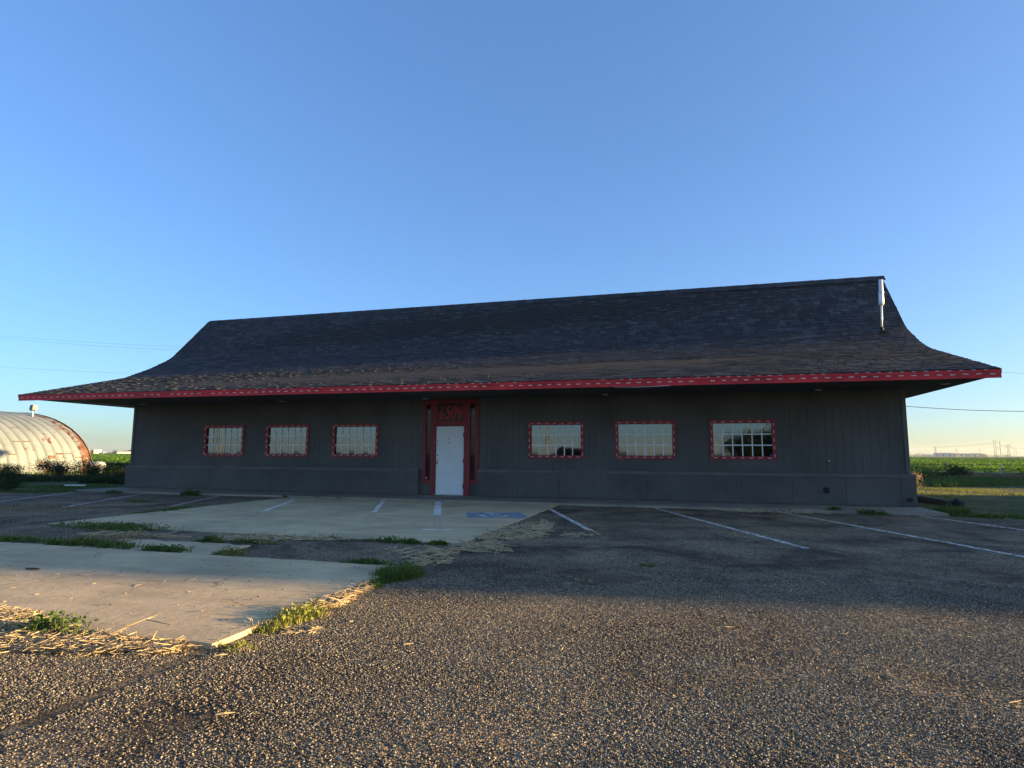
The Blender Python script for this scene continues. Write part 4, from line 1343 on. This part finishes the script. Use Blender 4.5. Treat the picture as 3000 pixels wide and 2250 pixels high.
    Lk.new(ip.outputs[0], go.inputs[0])
    md = o.modifiers.new("scatter", 'NODES'); md.node_group = ng
    tag(o, "loose tan and grey chippings covering the near lot", "gravel", kind='stuff')
gravel_stones()

# ------------------------------------------------------------------ far away
def box_house(name, label, x, y, w, d, h, wall, roofm, rot, rh=0.0, group="far buildings beyond the field", cat="building", nwin=0):
    root = empty(name, (x, y, GR_Z)); root.rotation_euler = (0, 0, rot)
    MB().box(-w / 2, w / 2, -d / 2, d / 2, 0, h).build("wall", wall, root)
    if rh:
        MB().prism([(-w / 2 - .3, -d / 2 - .3, h), (-w / 2 - .3, d / 2 + .3, h), (-w / 2 - .3, 0, h + rh)], (0, 0, 0.01), (w + .6, 0, .01)).build("roof", roofm, root)
    else:
        MB().box(-w / 2 - .1, w / 2 + .1, -d / 2 - .1, d / 2 + .1, h + .005, h + .25).build("roof", roofm, root)
    for k in range(nwin):
        x0 = -w / 2 + (k + .5) * w / nwin
        MB().box(x0 - .9, x0 + .9, -d / 2 - .06, -d / 2 - .005, .02, 3.0).build("door", M['rubber'], root)
    tag(root, label, cat, group)
wg = paint("grey_blue_cladding", (.30, .33, .38), .1, .2, .7, 0); wc = paint("cream_cladding", (.62, .55, .42), .1, .2, .7, 0)
wr = paint("brown_red_roof", (.30, .13, .09), .1, .2, .7, 0); wo = paint("orange_brown_cladding", (.50, .30, .16), .1, .2, .7, 0); wp = paint("pale_cladding", (.75, .70, .60), .1, .2, .7, 0)
yaw_r = R_(-20)
box_house("far_shed", "long grey-blue far shed on the right horizon", 393, 1034, 24, 14, 4.6, wg, wg, yaw_r, .9, nwin=3)
box_house("far_house", "far house with brown-red roof right of the long grey shed", 414, 1040, 17, 10, 2.6, wp, wr, yaw_r, 2.0, nwin=2)
box_house("far_shed", "smaller grey far shed right of the red-roofed house", 427, 1043.5, 8, 8, 4.2, wg, wg, yaw_r, .4)
box_house("far_shed", "pinkish pale far shed left of the far mound", 438, 1046, 12, 9, 4.6, wc, wg, yaw_r, .5, nwin=1)
box_house("far_shed", "low pale far shed left of the long grey shed", 372, 1028, 11, 8, 2.2, wp, wc, yaw_r, .7)
box_house("far_building", "orange-brown far block beside the hut on the left horizon", -459, 369, 7, 6, 2.9, wo, wo, R_(35))
box_house("far_building", "bright cream far block right of the orange-brown one", -453.5, 370.5, 4.2, 5, 2.95, wp, wp, R_(35))
box_house("far_house", "small low pale far house in the middle of left horizon", -446, 373, 5, 4, 1.0, wp, wc, R_(35), .6)
box_house("far_shed", "long cream far shed beside the building's left wall", -431, 377, 11, 6, 1.3, wp, wc, R_(35), .7)
def mound():
    m = MB()
    n, k = 24, 6
    for j in range(k + 1):
        for i in range(n):
            t = 2 * math.pi * i / n; q = math.cos(j / k * math.pi / 2)
            m.v.append((9.5 * q * math.cos(t), 6 * q * math.sin(t), 4.2 * math.sin(j / k * math.pi / 2) * (1 + .08 * math.sin(3 * t))))
    for j in range(k):
        for i in range(n):
            m.f.append((j * n + i, j * n + (i + 1) % n, (j + 1) * n + (i + 1) % n, (j + 1) * n + i))
    o = m.build("earth_mound", paint("far_earth", (.16, .13, .10), .2, .3, .95, 0), None, True)
    o.location = (449, 1049, GR_Z)
    tag(o, "dark rounded earth mound on the right horizon", "mound")
mound()
def far_tree(x, y, rad, label, group="far trees on the horizon"):
    r = np.random.default_rng(int(abs(x * 7 + y * 3)))
    root = empty("far_tree", (x, y, GR_Z))
    V, F = leaves(700, (0, 0, rad[2] * 1.1), rad, rad[2] * .28, r, 9)
    np_mesh("crown", V, F, M['bush'], root)
    MB().tube([(0, 0, 0), (0, 0, rad[2] * 1.1)], [.25, .1], 6).build("trunk", M['wood_pole'], root)
    tag(root, label, "tree", group)
for i, (x, y, rad) in enumerate([(-441, 376, (2.5, 2.5, 1.3)), (-436.5, 379, (2.2, 2.2, 1.2)), (-431, 381, (3.2, 3, 1.75)), (-427.5, 382, (2.6, 2.6, 1.6))]):
    far_tree(x, y, rad, ["small far tree between the low house and the cream shed", "far tree at the left end of the cream shed roof", "largest far tree rising above the cream shed", "far tree above the cream shed next to the building wall"][i])
for i, (x, y, rad) in enumerate([(352, 1024, (9, 5, 2.0)), (364, 1030, (8, 5, 1.8)), (470, 1060, (10, 5, 1.5)), (484, 1062, (9, 5, 1.6))]):
    far_tree(x, y, rad, ["low wide far tree nearest the building's right wall", "low far tree left of the low pale shed", "low far tree right of the earth mound", "far tree at the right picture edge"][i])

def utility_pole(name, label, x, y, h, arm=2.2, r=.16, group="far utility poles", arms=1, mat='wood_pole', rot=0.3):
    root = empty(name, (x, y, GR_Z)); root.rotation_euler = (0, 0, rot)
    MB().tube([(0, 0, 0), (0, 0, h)], [r, r * .7], 8).build("pole", M[mat], root)
    for k in range(arms):
        z = h - .5 - k * 1.2
        MB().box(-arm / 2, arm / 2, -r * .6 - .1, -r * .6, z - .09, z + .09).build("crossarm", M[mat], root)
        for u in (-.9, -.45, .45, .9):
            MB().tube([(u * arm / 2, -r * .6 - .05, z + .09), (u * arm / 2, -r * .6 - .05, z + .27)], .05, 6).build("insulator", M['steel'], root)
    tag(root, label, "pole", group)
    return root
for (x, y, h, lb) in [(302.5, 800, 11, "thin far pole above the long grey shed"), (323.4, 803, 9, "left one of two far poles behind the red-roofed house"), (325.3, 804, 9, "right one of two far poles behind the red-roofed house"), (350.7, 811, 10.2, "lone far pole above the earth mound"),
                      (389.3, 822, 10.3, "left one of two far poles right of the lattice tower"), (392.0, 823, 9.6, "right one of two far poles right of the lattice tower"), (281.5, 792, 6.0, "left of the two shortest far poles by the building wall"), (284.6, 793, 6.2, "right of the two shortest far poles by the building wall")]:
    utility_pole("far_pole", lb, x, y, h, 2.0, .17)
# three tall poles standing together with cross bracing
tp = empty("pole_structure", (370, 815.5, GR_Z))
tag(tp, "three tall far wooden poles joined by crossed braces", "pole")
tb = (370, 815.5, GR_Z)
for x, y, h in ((366.9, 814.6, 20.1), (368.9, 815.2, 19.4), (373.7, 816.7, 19.1)):
    rel(MB().tube([(x, y, GR_Z), (x - .2, y, h)], [.30, .2], 8).build("pole", M['wood_pole'], tp), tb)
for a, b in (((369.0, 815.3, 16.5), (373.6, 816.7, 16.5)), ((369.0, 815.3, 13), (373.6, 816.7, 8)), ((369.0, 815.3, 8), (373.6, 816.7, 13))):
    rel(MB().tube([a, b], .13, 6).build("brace", M['wood_pole'], tp), tb)
def lattice(name, label, x, y, h, w, arms):
    root = empty(name, (x, y, GR_Z)); m = MB()
    for sx in (-1, 1):
        for sy in (-1, 1):
            m.tube([(sx * w / 2, sy * w / 2, 0), (sx * w * .12, sy * w * .12, h * .72), (sx * w * .35, 0, h)], .11, 5)
    nb = 7
    for k in range(nb):
        z0, z1 = h * .72 * k / nb, h * .72 * (k + 1) / nb
        a = w / 2 * (1 - .76 * k / nb); b = w / 2 * (1 - .76 * (k + 1) / nb)
        for s in (-1, 1):
            m.tube([(-a * s, -a, z0), (b * s, -b, z1)], .06, 4); m.tube([(-a * s, a, z0), (b * s, b, z1)], .06, 4)
    rm = m.build("tower", M['steel'], root)
    for z, L in arms:
        a = MB(); a.tube([(-L / 2, 0, z), (0, 0, z + .6), (L / 2, 0, z)], .11, 5); a.tube([(-L / 2, 0, z), (L / 2, 0, z)], .09, 5)
        a.build("crossarm", M['steel'], root)
    root.rotation_euler = (0, 0, -.35)
    tag(root, label, "pylon", "lattice pylons")
lattice("lattice_pylon", "far lattice pylon near the right picture edge", 383, 820, 14.5, 3.4, ((10.3, 8.6), (12.9, 6.2)))
lattice("lattice_pylon", "far forked lattice pylon above the long grey shed", 300.5, 797, 12.4, 2.4, ((10.2, 4.2),))
def cable(label, a, b, sag, r, cat="cable", group="overhead wires"):
    a, b = Vector(a), Vector(b)
    pts = [a.lerp(b, t) - Vector((0, 0, sag * 4 * t * (1 - t))) for t in np.linspace(0, 1, 25)]
    tag(MB().tube(pts, r, 5).build("overhead_wire", M['wire']), label, cat, group)
# line behind the building: one pole off to the left, the next hidden behind the roof
utility_pole("utility_pole", "roadside wooden utility pole out of view to the left", -66, 30, 16.6, 2.6, .17, "roadside utility poles", 1, rot=0)
utility_pole("utility_pole", "wooden utility pole hidden behind the building's roof", -4, 30, 10.6, 2.6, .14, "roadside utility poles", 1, rot=0)
cable("upper of the two close wires crossing the sky at left", (-66, 29.6, 15.6), (-4, 29.6, 10.35), .9, .006)
cable("lower of the two close wires crossing the sky at left", (-66, 30.4, 15.45), (-4, 30.4, 10.15), .95, .006)
cable("single lowest wire crossing the sky at left", (-66, 30, 11.75), (-4, 30, 8.0), .7, .006)
utility_pole("utility_pole", "wooden utility pole out of view to the right", 46, 14, 5.4, 1.2, .12, "roadside utility poles", 1, rot=1.4)
cable("thick service wire from the building's back to the right", (24.0, 8.6, 3.5), (46, 14, 4.9), 1.15, .011)
cable("faint upper wire at the right below the eave tip", (24.0, 20.0, 6.9), (60, 24.0, 4.3), .35, .006)
cable("long sagging far power line at right horizon", (302.5, 800, 11.2), (367, 814.6, 16.5), 1.2, .10)
cable("far power line from the tall poles to the lattice pylon", (373.7, 816.7, 14.0), (387, 821.5, 10.8), .3, .10)
cable("far power line running out past the right picture edge", (387, 821.5, 10.8), (440, 836, 12), 1.5, .10)

# ------------------------------------------------------------------ what stands out of view: barn, shed and trees added to shade the lot, and what the panes mirror
def barn(name, label, x0, x1, y0, y1, he, hr, wallm, roofm):
    root = empty(name, ((x0 + x1) / 2, (y0 + y1) / 2, GR_Z)); w, d = x1 - x0, y1 - y0
    m = MB().box(-w / 2, w / 2, -d / 2, d / 2, 0, he)
    m.prism([(-w / 2, -d / 2, he), (w / 2, -d / 2, he), (0, -d / 2, hr)], (0, .01, .005), (0, d - .01, .005))
    m.build("wall", wallm, root)
    for s in (-1, 1):
        MB().prism([(s * (w / 2 + .3), 0, he - .12), (0, 0, hr + .02), (0, 0, hr + .12), (s * (w / 2 + .3), 0, he + .0)], (0, -d / 2 - .2, 0), (0, d / 2 + .2, 0)).build("roof", roofm, root)
    MB().box(-w / 2 - .06, -w / 2 - .005, -2.2, 2.2, .02, 3.6).build("sliding_door", roofm, root)
    tag(root, label, "barn", "unseen sheds added at right to cast shade")
barn("shade_barn", "tall metal barn added out of view at right to shade the lot", 56, 66, -4.75, 11.0, 4.6, 6.6, wg, M['steel'])  # unseen barn, sized and placed to cast the shade over the lot
barn("shade_barn", "low metal shed added out of view to shade the fence weeds", 56, 62, 17.4, 30, 2.5, 3.3, wc, M['steel'])  # unseen shed added to keep the sun off the weeds by the fence

for i, (x, y, rad) in enumerate([(52.5, -5.9, (1.1, .7, 1.9)), (49.0, -6.2, (1.0, .55, 1.5)), (54.5, -5.4, (1.3, .8, 2.6))]):  # unseen trees added to break up the straight edge of the barn's shadow
    bush(["slim tree out of view before the tall barn's corner", "lowest slim tree out of view before the tall barn", "tallest slim tree out of view at the tall barn's corner"][i], x, y, rad, 900, .16, 'bush', "shadow_edge_tree", GR_Z, "unseen trees added at right to soften the shadow edge", "tree", 30)

def suv():
    b = (10.7, -28.2, LOT_Z)
    t = empty("parked_suv", b)
    tag(t, "dark sport utility vehicle mirrored in the window right of the door", "car")
    car = paint("dark_car_paint", (.012, .014, .022), .1, 1, .25, 0, 0, .6)
    side = [(-2.45, .35), (-2.5, .75), (-2.35, 1.05), (-1.35, 1.15), (-.75, 1.78), (-.3, 1.88), (1.7, 1.86), (2.25, 1.6), (2.42, 1.1), (2.45, .5), (2.3, .35)]
    rel(MB().prism([(b[0] + x, b[1] - .95, b[2] + z) for x, z in side], (0, 0, 0), (0, 1.9, 0)).build("body", car, t, bevel=.08), b)
    for yy in (b[1] - .957, b[1] + .945):
        for pts in ([(-1.15, 1.2), (-.65, 1.7), (.25, 1.76), (.25, 1.2)], [(.35, 1.2), (.35, 1.76), (1.6, 1.74), (2.0, 1.5), (2.1, 1.2)]):
            rel(MB().prism([(b[0] + x, yy, b[2] + z) for x, z in pts], (0, 0, 0), (0, .012, 0)).build("side_window", M['dark_glass'], t), b)
    for xx in (-1.55, 1.5):
        for yy in (-.98, .76):
            w = rel(MB().tube([(b[0] + xx, b[1] + yy, b[2] + .37), (b[0] + xx, b[1] + yy + .22, b[2] + .37)], .37, 20).build("wheel", M['rubber'], t), b)
            MB().tube([(b[0] + xx, b[1] + yy - .008, b[2] + .37), (b[0] + xx, b[1] + yy + .228, b[2] + .37)], .22, 14).build("rim", M['steel'], w)
suv()
utility_pole("utility_pole", "dark wooden utility pole mirrored in the window right of the door", 6.2, -40, 10.5, 2.4, .11, "roadside utility poles", 1, rot=0)
utility_pole("utility_pole", "sunlit wooden utility pole mirrored in the leftmost window", -32.6, -40, 10.5, 2.4, .20, "roadside utility poles", 1, rot=0)
for i, (x, y, rad) in enumerate([(24.6, -42, (2.6, 2, 1.75)), (28.0, -43, (3.0, 2, 2.1)), (31.5, -42, (2.8, 2.2, 2.0))]):
    bush(["leftmost of three round shrubs mirrored in the rightmost window", "middle of three round shrubs mirrored in the rightmost window", "rightmost of three round shrubs mirrored in the rightmost window"][i], x, y, rad, 8000, .22, 'bush', "round_shrub", GR_Z, "shrubs behind the photographer", "shrub", 26)

# ------------------------------------------------------------------ thin evening haze over the plain
hz = MB().box(-2450, 2450, -2450, 2450, GR_Z - 1.0, 26.0)
hm = bpy.data.materials.new("haze_air"); hm.use_nodes = True
ht = hm.node_tree
for nd in list(ht.nodes):
    if nd.type != 'OUTPUT_MATERIAL': ht.nodes.remove(nd)
pv = ht.nodes.new("ShaderNodeVolumePrincipled")
pv.inputs["Color"].default_value = (0.72, 0.85, 1.0, 1)
pv.inputs["Density"].default_value = 0.00016
pv.inputs["Anisotropy"].default_value = 0.2
ht.links.new(pv.outputs[0], ht.nodes["Material Output"].inputs["Volume"])
tag(hz.build("haze", hm), "thin pale haze over the plain", "haze", kind='stuff')
